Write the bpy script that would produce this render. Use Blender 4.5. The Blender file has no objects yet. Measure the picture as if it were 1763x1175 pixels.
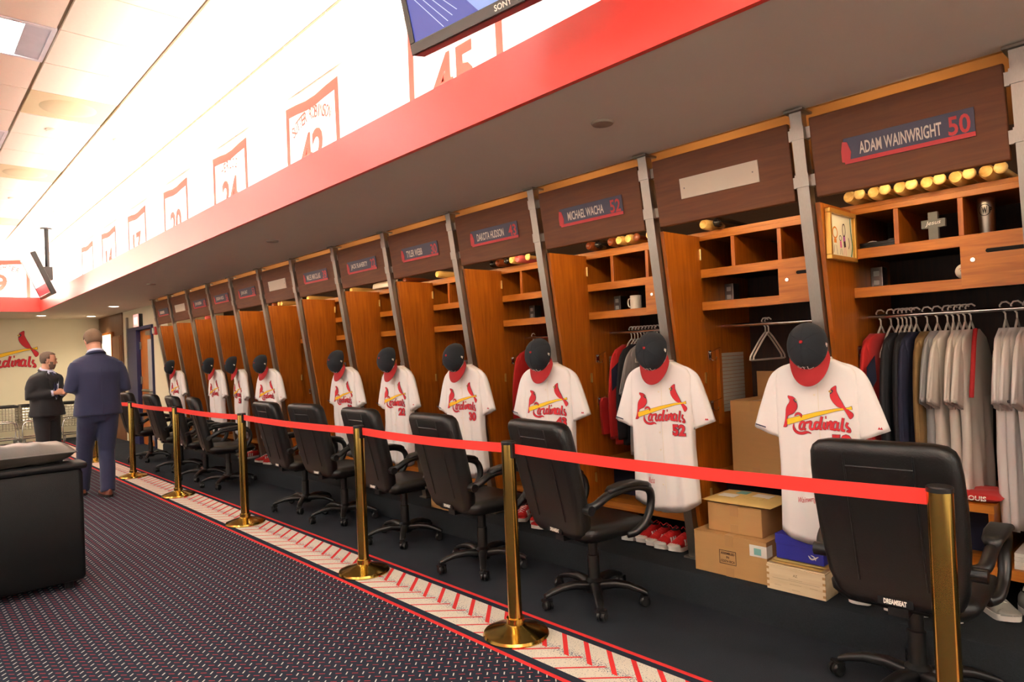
import bpy, bmesh, math, random
from mathutils import Vector, Matrix, noise
random.seed(7)
S = bpy.context.scene
COL = S.collection
PI = math.pi
R = math.radians

# ------------------------------------------------------------------ camera
def make_camera():
    yaw, pit, rol = R(43.0), R(0.77), R(-2.46)
    fw = Vector((math.sin(yaw)*math.cos(pit), math.cos(yaw)*math.cos(pit), math.sin(pit)))
    r = Vector((math.cos(yaw), -math.sin(yaw), 0)); u = r.cross(fw)
    r2 = r*math.cos(rol) + u*math.sin(rol); u2 = -r*math.sin(rol) + u*math.cos(rol)
    cd = bpy.data.cameras.new('camera'); cd.sensor_width = 36; cd.lens = 36*1150/1763
    cd.clip_start = 0.05; cd.clip_end = 100
    co = bpy.data.objects.new('camera', cd); COL.objects.link(co)
    M = Matrix((r2, u2, -fw)).transposed().to_4x4(); M.translation = (0, 0, 1.47)
    co.matrix_world = M
    S.camera = co
make_camera()

# ------------------------------------------------------------------ world, lights, exposure
S.view_settings.view_transform = 'Standard'
S.view_settings.look = 'None'
S.view_settings.gamma = 1
S.view_settings.use_curve_mapping = False
S.view_settings.exposure = 0.38
w = bpy.data.worlds.new('world'); S.world = w; w.use_nodes = True
w.node_tree.nodes['Background'].inputs[0].default_value = (0.9, 0.85, 0.75, 1)
w.node_tree.nodes['Background'].inputs[1].default_value = 0.05

def area(name, loc, direction, sx, sy, power, col, spread=180):
    l = bpy.data.lights.new(name, 'AREA'); l.shape = 'RECTANGLE'; l.size = sx; l.size_y = sy
    l.energy = power; l.color = col; l.spread = R(spread)
    o = bpy.data.objects.new(name, l); COL.objects.link(o)
    o.location = loc
    d = Vector(direction).normalized()
    # local -Z = direction, local Y = world Y when possible
    yv = Vector((0, 1, 0)) if abs(d.y) < 0.9 else Vector((1, 0, 0))
    x = yv.cross(-d).normalized(); y = (-d).cross(x)
    o.matrix_world = Matrix.Translation(Vector(loc)) @ Matrix((x, y, -d)).transposed().to_4x4()
    return o
WARM = (1.0, 0.84, 0.60)
COVE = (0.98, 0.97, 0.95)
area('cove_lamp_right', (2.30, 6.9, 2.64), (0.10, 0, 1), 0.16, 15.6, 440, COVE)
area('cove_lamp_far', (-0.45, 15.18, 2.64), (0, 0.10, 1), 4.8, 0.16, 260, COVE)
area('cove_lamp_left', (-3.12, 6.9, 2.64), (-0.10, 0, 1), 0.16, 15.6, 320, COVE)
area('cove_lamp_back', (-0.45, -2.18, 2.64), (0, -0.10, 1), 4.8, 0.16, 300, COVE)

# ------------------------------------------------------------------ mesh helpers
class MB:
    def __init__(s): s.v = []; s.f = []; s.m = []
    def add(s, vs, fs, mi=0):
        o = len(s.v); s.v.extend([tuple(p) for p in vs])
        for f in fs: s.f.append(tuple(i+o for i in f)); s.m.append(mi)
        return s
    def box(s, x0, x1, y0, y1, z0, z1, mi=0):
        return s.add([(x0,y0,z0),(x1,y0,z0),(x1,y1,z0),(x0,y1,z0),(x0,y0,z1),(x1,y0,z1),(x1,y1,z1),(x0,y1,z1)],
              [(3,2,1,0),(4,5,6,7),(0,1,5,4),(1,2,6,5),(2,3,7,6),(3,0,4,7)], mi)
    def prism(s, poly, fn, d0, d1, mi=0):
        """poly: 2D CCW points, fn(u,v,d)->xyz"""
        n = len(poly)
        vs = [fn(u, v, d0) for u, v in poly] + [fn(u, v, d1) for u, v in poly]
        fs = [tuple(range(n)), tuple(range(2*n-1, n-1, -1))] + [(i, i+n, (i+1) % n+n, (i+1) % n) for i in range(n)]
        return s.add(vs, fs, mi)
    def loft(s, rings, mi=0, cap0=True, cap1=True, closed=False):
        n = len(rings[0]); vs = [p for r in rings for p in r]; fs = []
        m = len(rings)
        for k in range(m if closed else m-1):
            a = k*n; b = ((k+1) % m)*n
            for i in range(n): fs.append((a+i, a+(i+1) % n, b+(i+1) % n, b+i))
        if not closed:
            if cap0: fs.append(tuple(range(n-1, -1, -1)))
            if cap1: fs.append(tuple(range((m-1)*n, m*n)))
        return s.add(vs, fs, mi)
    def tube(s, pts, r, n=8, mi=0, closed=False, flat=1.0, cap=True):
        P = [Vector(p) for p in pts]; m = len(P); rings = []
        rr = r if isinstance(r, (list, tuple)) else [r]*m
        up = None
        for i in range(m):
            if closed: t = P[(i+1) % m]-P[i-1]
            else: t = P[min(i+1, m-1)]-P[max(i-1, 0)]
            t.normalize()
            if up is None:
                a = Vector((0, 0, 1)) if abs(t.z) < 0.9 else Vector((1, 0, 0))
                up = (a - t*a.dot(t)).normalized()
            else:
                up = up - t*up.dot(t)
                if up.length < 1e-6: up = t.orthogonal()
                up.normalize()
            sd = t.cross(up)
            rings.append([P[i] + (sd*math.cos(2*PI*k/n)*rr[i] + up*math.sin(2*PI*k/n)*rr[i]*flat) for k in range(n)])
        return s.loft(rings, mi, cap, cap, closed)
    def lathe(s, prof, n=20, c=(0, 0, 0), mi=0, axis='z'):
        rings = []
        for r, z in prof:
            ring = []
            for k in range(n):
                a = 2*PI*k/n
                p = (r*math.cos(a), r*math.sin(a), z)
                if axis == 'x': p = (z, r*math.cos(a), r*math.sin(a))
                if axis == 'y': p = (r*math.sin(a), z, r*math.cos(a))
                ring.append((p[0]+c[0], p[1]+c[1], p[2]+c[2]))
            rings.append(ring)
        return s.loft(rings, mi)
    def ball(s, c, rx, ry=None, rz=None, n=14, m=9, mi=0):
        ry = ry or rx; rz = rz or rx; rings = []
        for j in range(m+1):
            t = -PI/2 + PI*j/m; cr = max(math.cos(t), 0.02)
            rings.append([(c[0]+rx*cr*math.cos(2*PI*k/n), c[1]+ry*cr*math.sin(2*PI*k/n), c[2]+rz*math.sin(t)) for k in range(n)])
        return s.loft(rings, mi)
    def xf(s, M):
        s.v = [tuple(M @ Vector(p)) for p in s.v]; return s
    def merge(s, o, mi=None):
        return s.add(o.v, o.f, 0) if mi is None else s.add(o.v, o.f, mi)

def me_from(name, mb, mats, smooth=False, sharp=40):
    me = bpy.data.meshes.new(name)
    me.from_pydata(mb.v, [], mb.f); me.update()
    for m in (mats if isinstance(mats, (list, tuple)) else [mats]): me.materials.append(m)
    for p, i in zip(me.polygons, mb.m): p.material_index = i
    bm = bmesh.new(); bm.from_mesh(me); bmesh.ops.recalc_face_normals(bm, faces=bm.faces); bm.to_mesh(me); bm.free()
    if smooth:
        me.polygons.foreach_set('use_smooth', [True]*len(me.polygons))
        if sharp: me.set_sharp_from_angle(angle=R(sharp))
    return me
def obj(name, mb, mats, parent=None, smooth=False, bev=None, sharp=40, loc=None):
    me = mb if isinstance(mb, bpy.types.Mesh) else me_from(name, mb, mats, smooth, sharp)
    o = bpy.data.objects.new(name, me); COL.objects.link(o)
    if parent: o.parent = parent
    if loc: o.location = loc
    if bev:
        b = o.modifiers.new('bevel', 'BEVEL'); b.width = bev; b.segments = 2; b.limit_method = 'ANGLE'; b.angle_limit = R(40)
    return o
def tag(o, label, cat, group=None):
    o['label'] = label; o['category'] = cat
    if group: o['group'] = group
    return o
def thing(name, label, cat, loc=(0, 0, 0), rotz=0, group=None):
    o = bpy.data.objects.new(name, None); COL.objects.link(o); o.empty_display_size = 0.1
    o.location = loc; o.rotation_euler = (0, 0, rotz)
    return tag(o, label, cat, group)
def struct(name, mb, mats, **k):
    o = obj(name, mb, mats, **k); o['kind'] = 'structure'; return o
def dup(o, parent=None, **k):
    c = o.copy(); COL.objects.link(c)
    if parent is not None: c.parent = parent
    for ch in [q for q in bpy.data.objects if q.parent == o]: dup(ch, c)
    return c
ORD = ['first','second','third','fourth','fifth','sixth','seventh','eighth','ninth','tenth','eleventh','twelfth','thirteenth','fourteenth','fifteenth','sixteenth']

_tc = {}
def text2d(s, height, width=None, shear=0.0, bold=0.0, res=3):
    """flat text -> (verts2d, faces), left-bottom at 0,0"""
    key = (s, height, width, shear, bold)
    if key in _tc: return _tc[key]
    cu = bpy.data.curves.new('t', 'FONT'); cu.body = s; cu.shear = shear; cu.offset = bold; cu.resolution_u = res
    ob = bpy.data.objects.new('t', cu); COL.objects.link(ob)
    dg = bpy.context.evaluated_depsgraph_get()
    me = bpy.data.meshes.new_from_object(ob.evaluated_get(dg))
    vs = [(v.co.x, v.co.y) for v in me.vertices]; fs = [tuple(p.vertices) for p in me.polygons]
    bpy.data.objects.remove(ob); bpy.data.curves.remove(cu); bpy.data.meshes.remove(me)
    x0 = min(v[0] for v in vs); x1 = max(v[0] for v in vs); y0 = min(v[1] for v in vs); y1 = max(v[1] for v in vs)
    sy = height/(y1-y0); sx = sy if width is None else width/(x1-x0)
    _tc[key] = ([((x-x0)*sx, (y-y0)*sy) for x, y in vs], fs, (x1-x0)*sx)
    return _tc[key]
def add_text(mb, s, fn, height, width=None, shear=0.0, bold=0.0, center=False, mi=0):
    vs, fs, wd = text2d(s, height, width, shear, bold)
    ox = -wd/2 if center else 0
    mb.add([fn(x+ox, y) for x, y in vs], fs, mi)
    return wd
def catmull(pts, k=6, closed=False):
    n = len(pts); out = []
    for i in range(n if closed else n-1):
        p0 = pts[(i-1) % n] if closed or i > 0 else pts[0]
        p1 = pts[i]; p2 = pts[(i+1) % n]
        p3 = pts[(i+2) % n] if closed or i+2 < n else pts[-1]
        for j in range(k):
            t = j/k
            out.append(tuple(0.5*((2*b)+(-a+c)*t+(2*a-5*b+4*c-d)*t*t+(-a+3*b-3*c+d)*t**3) for a, b, c, d in zip(p0, p1, p2, p3)))
    if not closed: out.append(tuple(pts[-1]))
    return out
def ribbon2d(pts, wd, k=5, taper=False, closed=False):
    """stroke -> polygons (verts2d, faces)"""
    P = catmull(pts, k, closed) if len(pts) > 2 else [tuple(p) for p in pts]
    n = len(P); vs = []; fs = []
    for i, p in enumerate(P):
        a = P[i-1] if (closed or i > 0) else P[0]; b = P[(i+1) % n] if (closed or i < n-1) else P[-1]
        dx, dy = b[0]-a[0], b[1]-a[1]; L = math.hypot(dx, dy) or 1
        h = wd/2
        if taper and not closed:
            t = i/(n-1); h *= min(1, 0.25+3*min(t, 1-t))
        vs += [(p[0]-dy/L*h, p[1]+dx/L*h), (p[0]+dy/L*h, p[1]-dx/L*h)]
    for i in range(n if closed else n-1):
        j = (i+1) % n; fs.append((2*i, 2*i+1, 2*j+1, 2*j))
    return vs, fs

# ------------------------------------------------------------------ materials
def nt(name):
    m = bpy.data.materials.new(name); m.use_nodes = True
    return m, m.node_tree, m.node_tree.nodes['Principled BSDF']
def sr(r, g, b):
    f = lambda c: (c/255/12.92 if c/255 <= 0.04045 else ((c/255+0.055)/1.055)**2.4)
    return (f(r), f(g), f(b), 1)
def mat(name, col, rough=0.6, metal=0.0, var=0.12, scale=12.0, bump=0.0, bscale=200.0, spec=0.5, sheen=0.0, stretch=(1, 1, 1), emis=0):
    m, t, b = nt(name)
    tc = t.nodes.new('ShaderNodeTexCoord'); mp = t.nodes.new('ShaderNodeMapping'); mp.inputs['Scale'].default_value = stretch
    t.links.new(tc.outputs['Object'], mp.inputs['Vector'])
    nz = t.nodes.new('ShaderNodeTexNoise'); nz.inputs['Scale'].default_value = scale; nz.inputs['Detail'].default_value = 4
    t.links.new(mp.outputs[0], nz.inputs['Vector'])
    mx = t.nodes.new('ShaderNodeMix'); mx.data_type = 'RGBA'
    mx.inputs[6].default_value = tuple(c*(1-var) for c in col[:3])+(1,); mx.inputs[7].default_value = tuple(min(1, c*(1+var)) for c in col[:3])+(1,)
    t.links.new(nz.outputs['Fac'], mx.inputs[0]); t.links.new(mx.outputs[2], b.inputs['Base Color'])
    b.inputs['Roughness'].default_value = rough; b.inputs['Metallic'].default_value = metal
    b.inputs['Specular IOR Level'].default_value = spec
    if sheen: b.inputs['Sheen Weight'].default_value = sheen
    if bump:
        n2 = t.nodes.new('ShaderNodeTexNoise'); n2.inputs['Scale'].default_value = bscale; n2.inputs['Detail'].default_value = 3
        t.links.new(mp.outputs[0], n2.inputs['Vector'])
        bp = t.nodes.new('ShaderNodeBump'); bp.inputs['Strength'].default_value = bump; bp.inputs['Distance'].default_value = 0.004
        t.links.new(n2.outputs['Fac'], bp.inputs['Height']); t.links.new(bp.outputs[0], b.inputs['Normal'])
    if emis:
        b.inputs['Emission Color'].default_value = col; b.inputs['Emission Strength'].default_value = emis
    return m
def wood(name, c1, c2, rough=0.4, axis=2, sc=5.0):
    m, t, b = nt(name)
    tc = t.nodes.new('ShaderNodeTexCoord'); mp = t.nodes.new('ShaderNodeMapping')
    s = [9.0, 9.0, 9.0]; s[axis] = 0.7; mp.inputs['Scale'].default_value = s
    t.links.new(tc.outputs['Object'], mp.inputs['Vector'])
    nz = t.nodes.new('ShaderNodeTexNoise'); nz.inputs['Scale'].default_value = sc; nz.inputs['Detail'].default_value = 6; nz.inputs['Distortion'].default_value = 0.6
    t.links.new(mp.outputs[0], nz.inputs['Vector'])
    rp = t.nodes.new('ShaderNodeValToRGB'); rp.color_ramp.elements[0].position = 0.3; rp.color_ramp.elements[1].position = 0.72
    rp.color_ramp.elements[0].color = c1; rp.color_ramp.elements[1].color = c2
    t.links.new(nz.outputs['Fac'], rp.inputs[0]); t.links.new(rp.outputs[0], b.inputs['Base Color'])
    b.inputs['Roughness'].default_value = rough
    bp = t.nodes.new('ShaderNodeBump'); bp.inputs['Strength'].default_value = 0.06; bp.inputs['Distance'].default_value = 0.002
    t.links.new(nz.outputs['Fac'], bp.inputs['Height']); t.links.new(bp.outputs[0], b.inputs['Normal'])
    return m
def emit(name, col, strength, base=0.8):
    m, t, b = nt(name); b.inputs['Base Color'].default_value = (base, base, base, 1)
    b.inputs['Emission Color'].default_value = col; b.inputs['Emission Strength'].default_value = strength
    nz = t.nodes.new('ShaderNodeTexNoise'); nz.inputs['Scale'].default_value = 40
    mm = t.nodes.new('ShaderNodeMath'); mm.operation = 'MULTIPLY_ADD'; mm.inputs[1].default_value = 0.04; mm.inputs[2].default_value = 0.3
    t.links.new(nz.outputs['Fac'], mm.inputs[0]); t.links.new(mm.outputs[0], b.inputs['Roughness'])
    return m

def carpet_mat():
    m, t, b = nt('patterned_carpet')
    N = t.nodes; L = t.links
    def M(op, a, b_=None, c=None):
        n = N.new('ShaderNodeMath'); n.operation = op
        for i, x in enumerate((a, b_, c)):
            if x is None: continue
            if isinstance(x, (int, float)): n.inputs[i].default_value = x
            else: L.new(x, n.inputs[i])
        return n.outputs[0]
    def mixc(fac, a, b_):
        n = N.new('ShaderNodeMix'); n.data_type = 'RGBA'; L.new(fac, n.inputs[0])
        for i, x in ((6, a), (7, b_)):
            if isinstance(x, tuple): n.inputs[i].default_value = x
            else: L.new(x, n.inputs[i])
        return n.outputs[2]
    tc = N.new('ShaderNodeTexCoord'); sp = N.new('ShaderNodeSeparateXYZ'); L.new(tc.outputs['Object'], sp.inputs[0])
    X, Y = sp.outputs[0], sp.outputs[1]
    band = lambda v, a, c: M('MULTIPLY', M('GREATER_THAN', v, a), M('LESS_THAN', v, c))
    within = lambda v, h: M('LESS_THAN', M('ABSOLUTE', v), h)
    P = 0.0548
    a = M('DIVIDE', M('SUBTRACT', X, 1.523), P); c = M('DIVIDE', M('SUBTRACT', Y, 2.802), P)
    fr = lambda v, o: M('SUBTRACT', M('FRACT', M('ADD', v, 0.5+o)), 0.5)
    fx, fy = fr(a, 0), fr(c, 0); gx, gy = fr(a, 0.5), fr(c, 0.5)
    wh = M('MULTIPLY', within(M('ADD', fx, fy), 0.33), within(M('SUBTRACT', fx, fy), 0.07))
    rd = M('MULTIPLY', within(M('SUBTRACT', gx, gy), 0.37), within(M('ADD', gx, gy), 0.06))
    n1 = N.new('ShaderNodeTexNoise'); n1.inputs['Scale'].default_value = 260; n1.inputs['Detail'].default_value = 2; L.new(tc.outputs['Object'], n1.inputs['Vector'])
    n2 = N.new('ShaderNodeTexNoise'); n2.inputs['Scale'].default_value = 3; n2.inputs['Detail'].default_value = 3; L.new(tc.outputs['Object'], n2.inputs['Vector'])
    navy = mixc(n1.outputs['Fac'], sr(23, 28, 37), sr(46, 53, 66))
    plain = mixc(M('MULTIPLY', n1.outputs['Fac'], M('ADD', n2.outputs['Fac'], 0.4)), sr(24, 27, 31), sr(54, 58, 65))
    cream = mixc(n1.outputs['Fac'], sr(192, 184, 168), sr(224, 217, 202))
    RED = sr(205, 52, 52)
    field = mixc(rd, navy, sr(178, 62, 66)); field = mixc(wh, field, sr(200, 198, 190))
    per = 0.1455
    thick = M('MULTIPLY', M('GREATER_THAN', X, 2.335), M('LESS_THAN', M('FRACT', M('DIVIDE', M('ADD', M('SUBTRACT', Y, X), 0.1345+20*per), per)), 0.225))
    thin = M('MULTIPLY', M('LESS_THAN', X, 2.37), M('LESS_THAN', M('FRACT', M('DIVIDE', M('ADD', M('ADD', Y, X), -4.519+0.009+40*per), per)), 0.125))
    n3 = N.new('ShaderNodeTexNoise'); n3.inputs['Scale'].default_value = 150; n3.inputs['Detail'].default_value = 1; L.new(tc.outputs['Object'], n3.inputs['Vector'])
    near = M('MAXIMUM', M('SUBTRACT', 1.0, M('DIVIDE', M('ABSOLUTE', M('SUBTRACT', X, 2.36)), 0.06)), 0.0)
    spk = M('LESS_THAN', n3.outputs['Fac'], M('ADD', 0.33, M('MULTIPLY', near, 0.15)))
    bord = mixc(spk, cream, sr(95, 104, 122)); bord = mixc(M('MAXIMUM', thick, thin), bord, RED)
    col = mixc(M('GREATER_THAN', X, 2.135), field, RED)
    col = mixc(M('GREATER_THAN', X, 2.16), col, navy)
    col = mixc(M('GREATER_THAN', X, 2.205), col, bord)
    col = mixc(M('GREATER_THAN', X, 2.505), col, navy)
    col = mixc(M('GREATER_THAN', X, 2.545), col, RED)
    col = mixc(M('GREATER_THAN', X, 2.57), col, plain)
    L.new(col, b.inputs['Base Color']); b.inputs['Roughness'].default_value = 0.95; b.inputs['Specular IOR Level'].default_value = 0.1
    bp = N.new('ShaderNodeBump'); bp.inputs['Strength'].default_value = 0.4; bp.inputs['Distance'].default_value = 0.003
    L.new(n1.outputs['Fac'], bp.inputs['Height']); L.new(bp.outputs[0], b.inputs['Normal'])
    return m

K = dict(
 offwhite=mat('off_white_wall_paint', sr(232, 230, 226), 0.85, var=0.03, scale=5),
 sofaback=mat('matt_black_leather', sr(9, 9, 10), 0.55, var=0.2, scale=20, bump=0.2, bscale=160, spec=0.25),
 darkwall=mat('dark_brown_back_wall', sr(58, 38, 24), 0.85, var=0.05, scale=4),
 carpet=carpet_mat(),
 step=mat('step_carpet', sr(40, 43, 46), 0.95, var=0.35, scale=180, bump=0.4, bscale=260, spec=0.1),
 tile=mat('ceiling_tile', sr(236, 226, 206), 0.9, var=0.03, scale=60, bump=0.15, bscale=150),
 tbar=mat('ceiling_bar', sr(150, 132, 110), 0.6, var=0.05),
 speaker=mat('beige_speaker_grille', sr(196, 180, 140), 0.8, var=0.04, scale=90),
 soffit=mat('taupe_soffit_paint', sr(222, 204, 184), 0.85, var=0.03, scale=4),
 red=mat('glossy_red_paint', sr(234, 34, 16), 0.42, var=0.03, scale=3, spec=0.5),
 white=mat('white_wall_paint', sr(246, 240, 228), 0.8, var=0.02, scale=5),
 cream=mat('cream_wall_paint', sr(226, 216, 184), 0.85, var=0.03, scale=5),
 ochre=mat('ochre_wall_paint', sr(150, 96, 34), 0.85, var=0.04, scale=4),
 oak=wood('orange_oak', sr(142, 71, 10), sr(177, 99, 22), 0.38),
 oakh=wood('orange_oak_rail', sr(162, 90, 16), sr(200, 123, 36), 0.45, axis=1),
 oak_shade=wood('shaded_oak_interior', sr(38, 19, 8), sr(60, 31, 13), 0.6),  # the orange oak, darkened in colour for the shade inside the lockers
 board=wood('dark_brown_board', sr(98, 50, 15), sr(116, 65, 23), 0.6, axis=1),
 steel=mat('brushed_steel', sr(156, 149, 139), 0.4, metal=1.0, var=0.12, scale=60, stretch=(6, 6, 0.3)),
 brass=mat('polished_brass', sr(206, 172, 88), 0.16, metal=1.0, var=0.05, scale=6),
 hinge=mat('brass_hinge', sr(214, 190, 120), 0.3, metal=1.0),
 black=mat('black_plastic', sr(18, 17, 17), 0.35, var=0.1),
 leather=mat('black_leather', sr(17, 16, 15), 0.40, var=0.15, scale=20, bump=0.25, bscale=160),
 belt=mat('red_belt_webbing', sr(226, 46, 36), 0.6, var=0.05, scale=120, bump=0.1, bscale=300),
 jersey=mat('white_jersey_knit', sr(242, 236, 230), 0.75, var=0.02, scale=20, bump=0.12, bscale=420, sheen=0.1),
 jwarm=mat('cream_jersey_knit', sr(238, 228, 208), 0.75, var=0.02, scale=20, bump=0.12, bscale=420),
 lred=mat('logo_red', sr(200, 28, 40), 0.6, var=0.06, scale=60),
 lnavy=mat('logo_navy', sr(36, 34, 66), 0.6, var=0.06, scale=60),
 lyel=mat('logo_yellow', sr(250, 198, 26), 0.6, var=0.04, scale=60),
 lbeak=mat('logo_beak', sr(190, 150, 70), 0.6, var=0.05, scale=60),
 capnavy=mat('navy_cap_wool', sr(23, 26, 31), 0.9, var=0.12, scale=200, bump=0.2, bscale=400, sheen=0.05),
 capred=mat('red_cap_brim', sr(164, 18, 22), 0.75, var=0.05, scale=200, bump=0.15, bscale=400),
 plate=mat('navy_name_plate', sr(62, 58, 78), 0.45, var=0.05),
 platered=mat('red_plate_stripe', sr(198, 44, 46), 0.45, var=0.05),
 platetxt=mat('cream_plate_lettering', sr(224, 212, 196), 0.5, var=0.03),
 blank=mat('blank_cream_plate', sr(228, 214, 190), 0.5, var=0.03),
 dark=mat('dark_void', sr(12, 10, 10), 0.9),
 chrome=mat('chrome_wire', sr(220, 218, 212), 0.2, metal=1.0),
 hanger=mat('white_plastic_hanger', sr(222, 214, 200), 0.45, var=0.03),
 carton=mat('brown_cardboard', sr(186, 142, 88), 0.85, var=0.06, scale=8, stretch=(1, 1, 6)),
 tape=mat('packing_tape', sr(178, 134, 82), 0.35, var=0.05),
 paper=mat('white_paper_label', sr(236, 232, 220), 0.7, var=0.03),
 teal=mat('teal_print', sr(130, 190, 180), 0.7),
 ink=mat('dark_print', sr(60, 46, 40), 0.7),
 manila=mat('yellow_padded_envelope', sr(226, 192, 116), 0.75, var=0.06, scale=14, bump=0.2, bscale=60),
 pine=wood('pale_pine_box', sr(220, 194, 150), sr(238, 216, 176), 0.6, axis=1, sc=4),
 blue=mat('royal_blue_shoebox', sr(44, 46, 158), 0.4, var=0.04),
 navypaint=mat('navy_door_paint', sr(36, 38, 78), 0.5, var=0.05),
 skin=mat('skin', sr(206, 150, 122), 0.55, var=0.08, scale=30),
 hair=mat('short_brown_hair', sr(112, 88, 66), 0.8, var=0.3, scale=120, bump=0.4, bscale=300),
 hairg=mat('short_greying_hair', sr(104, 86, 72), 0.8, var=0.4, scale=120, bump=0.4, bscale=300),
 suitblue=mat('navy_blue_suit_wool', sr(35, 37, 68), 0.85, var=0.06, scale=160, bump=0.1, bscale=500, sheen=0.15),
 suitblack=mat('charcoal_suit_wool', sr(30, 28, 30), 0.85, var=0.08, scale=160, bump=0.1, bscale=500, sheen=0.1),
 shirt=mat('pale_blue_shirt', sr(206, 208, 232), 0.7, var=0.03),
 tie=mat('navy_tie', sr(44, 44, 84), 0.5, var=0.1, scale=90),
 brownshoe=mat('brown_leather_shoe', sr(104, 50, 28), 0.35, var=0.1),
 shoered=mat('red_shoe_mesh', sr(196, 26, 28), 0.6, var=0.1, scale=90, bump=0.2, bscale=200),
 shoewhite=mat('white_shoe_sole', sr(232, 226, 216), 0.5, var=0.04),
 shoegrey=mat('grey_shoe_mesh', sr(140, 138, 130), 0.6, var=0.1, scale=90, bump=0.2, bscale=200),
 clothred=mat('red_jacket_cloth', sr(192, 24, 22), 0.75, var=0.08, scale=14, sheen=0.1),
 clothblack=mat('black_jacket_cloth', sr(34, 34, 38), 0.85, var=0.1, scale=14),
 clothnavy=mat('navy_jacket_cloth', sr(32, 36, 60), 0.85, var=0.1, scale=14),
 clotholive=mat('brown_camouflage_cloth', sr(132, 104, 62), 0.85, var=0.35, scale=14),
 clothgrey=mat('grey_shirt_cloth', sr(150, 148, 146), 0.85, var=0.05, scale=14),
 clothstone=mat('pale_grey_jersey_cloth', sr(214, 204, 192), 0.8, var=0.04, scale=14),
 bat1=wood('pale_ash_bat', sr(226, 182, 96), sr(246, 212, 136), 0.35, axis=0),
 bat2=wood('dark_cherry_bat', sr(110, 52, 26), sr(142, 72, 36), 0.3, axis=0),
 bat3=mat('black_lacquer_bat', sr(30, 26, 24), 0.25),
 batpink=mat('pink_lacquer_bat', sr(226, 110, 110), 0.3),
 gold=mat('gold_picture_frame', sr(206, 160, 74), 0.35, metal=0.6, var=0.1),
 stone=mat('grey_slate_cross', sr(112, 112, 104), 0.7, var=0.15, scale=30),
)

K['red'].node_tree.nodes['Principled BSDF'].inputs['Coat Weight'].default_value = 1.0
K['red'].node_tree.nodes['Principled BSDF'].inputs['Coat Roughness'].default_value = 0.42

# ================================================================== structure
WX0, WY0, WY1 = -5.1, -3.2, 17.0
SOF = 2.55; CEIL = 3.66
struct('floor', MB().box(WX0, 4.4, WY0, WY1, -0.06, 0.0), K['carpet'])
mb = MB()
prof = [(3.28, 0.0), (3.28, 0.145), (3.29, 0.168), (3.315, 0.18), (4.36, 0.18), (4.36, 0.0)]
mb.prism([(x, z) for x, z in prof], lambda u, v, d: (u, d, v), -0.6, 12.1)
struct('floor_step', mb, K['step'], smooth=True)
struct('wall_right', MB().box(4.34, 4.44, WY0, 12.1, 0, SOF), K['darkwall'])
struct('wall_right_end', MB().box(3.42, 4.44, 12.1, 12.2, 0, SOF), K['cream'])
# far stretch of the right wall, with the door opening
mb = MB(); mb.box(3.42, 3.54, 12.2, 12.96, 0, SOF); mb.box(3.42, 3.54, 12.96, 14.56, 2.19, SOF); mb.box(3.42, 3.54, 14.56, 15.0, 0, SOF)
struct('wall_right_far', mb, K['cream'])
struct('wall_right_panelled', MB().box(3.40, 3.54, 15.0, WY1, 0, SOF), wood('brown_wall_panel', sr(96, 62, 36), sr(126, 84, 50), 0.5))
struct('wall_far', MB().box(WX0, 3.54, WY1, WY1+0.1, 0, SOF), K['cream'])
struct('wall_left', MB().box(WX0-0.1, WX0, WY0, WY1, 0, SOF), K['offwhite'])
struct('wall_back', MB().box(WX0, 4.44, WY0-0.1, WY0, 0, SOF), K['offwhite'])
FX, FL, FF, FB = 2.06, -2.9, 14.9, -1.9        # fascia lines
mb = MB(); mb.box(FX, 4.44, WY0, WY1, SOF, SOF+0.03); mb.box(FL, FX, FF, WY1, SOF, SOF+0.03); mb.box(WX0, FL, WY0, WY1, SOF, SOF+0.03); mb.box(FL, FX, WY0, FB, SOF, SOF+0.03)
struct('ceiling_soffit', mb, K['soffit'])
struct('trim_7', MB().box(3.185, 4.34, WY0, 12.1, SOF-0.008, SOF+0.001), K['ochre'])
struct('trim_1', MB().box(FX-0.015, FX+0.01, FB, FF, SOF-0.005, 2.81), K['red'])
struct('trim_2', MB().box(FL, FX-0.015, FF-0.01, FF+0.015, SOF-0.005, 2.81), K['red'])
struct('trim_3', MB().box(FL-0.01, FL+0.015, FB, FF, SOF-0.005, 2.81), K['red'])
struct('trim_4', MB().box(FL, FX, FB-0.015, FB+0.01, SOF-0.005, 2.81), K['red'])
UX, UL, UF, UB = 2.5, -3.35, 15.35, -2.35
struct('wall_upper_right', MB().box(UX, UX+0.1, UB, UF, SOF+0.03, CEIL+0.05), K['white'])
struct('wall_upper_far', MB().box(UL, UX, UF, UF+0.1, SOF+0.03, CEIL+0.05), K['white'])
struct('wall_upper_left', MB().box(UL-0.1, UL, UB, UF, SOF+0.03, CEIL+0.05), K['white'])
struct('wall_upper_back', MB().box(UL, UX, UB-0.1, UB, SOF+0.03, CEIL+0.05), K['white'])

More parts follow.
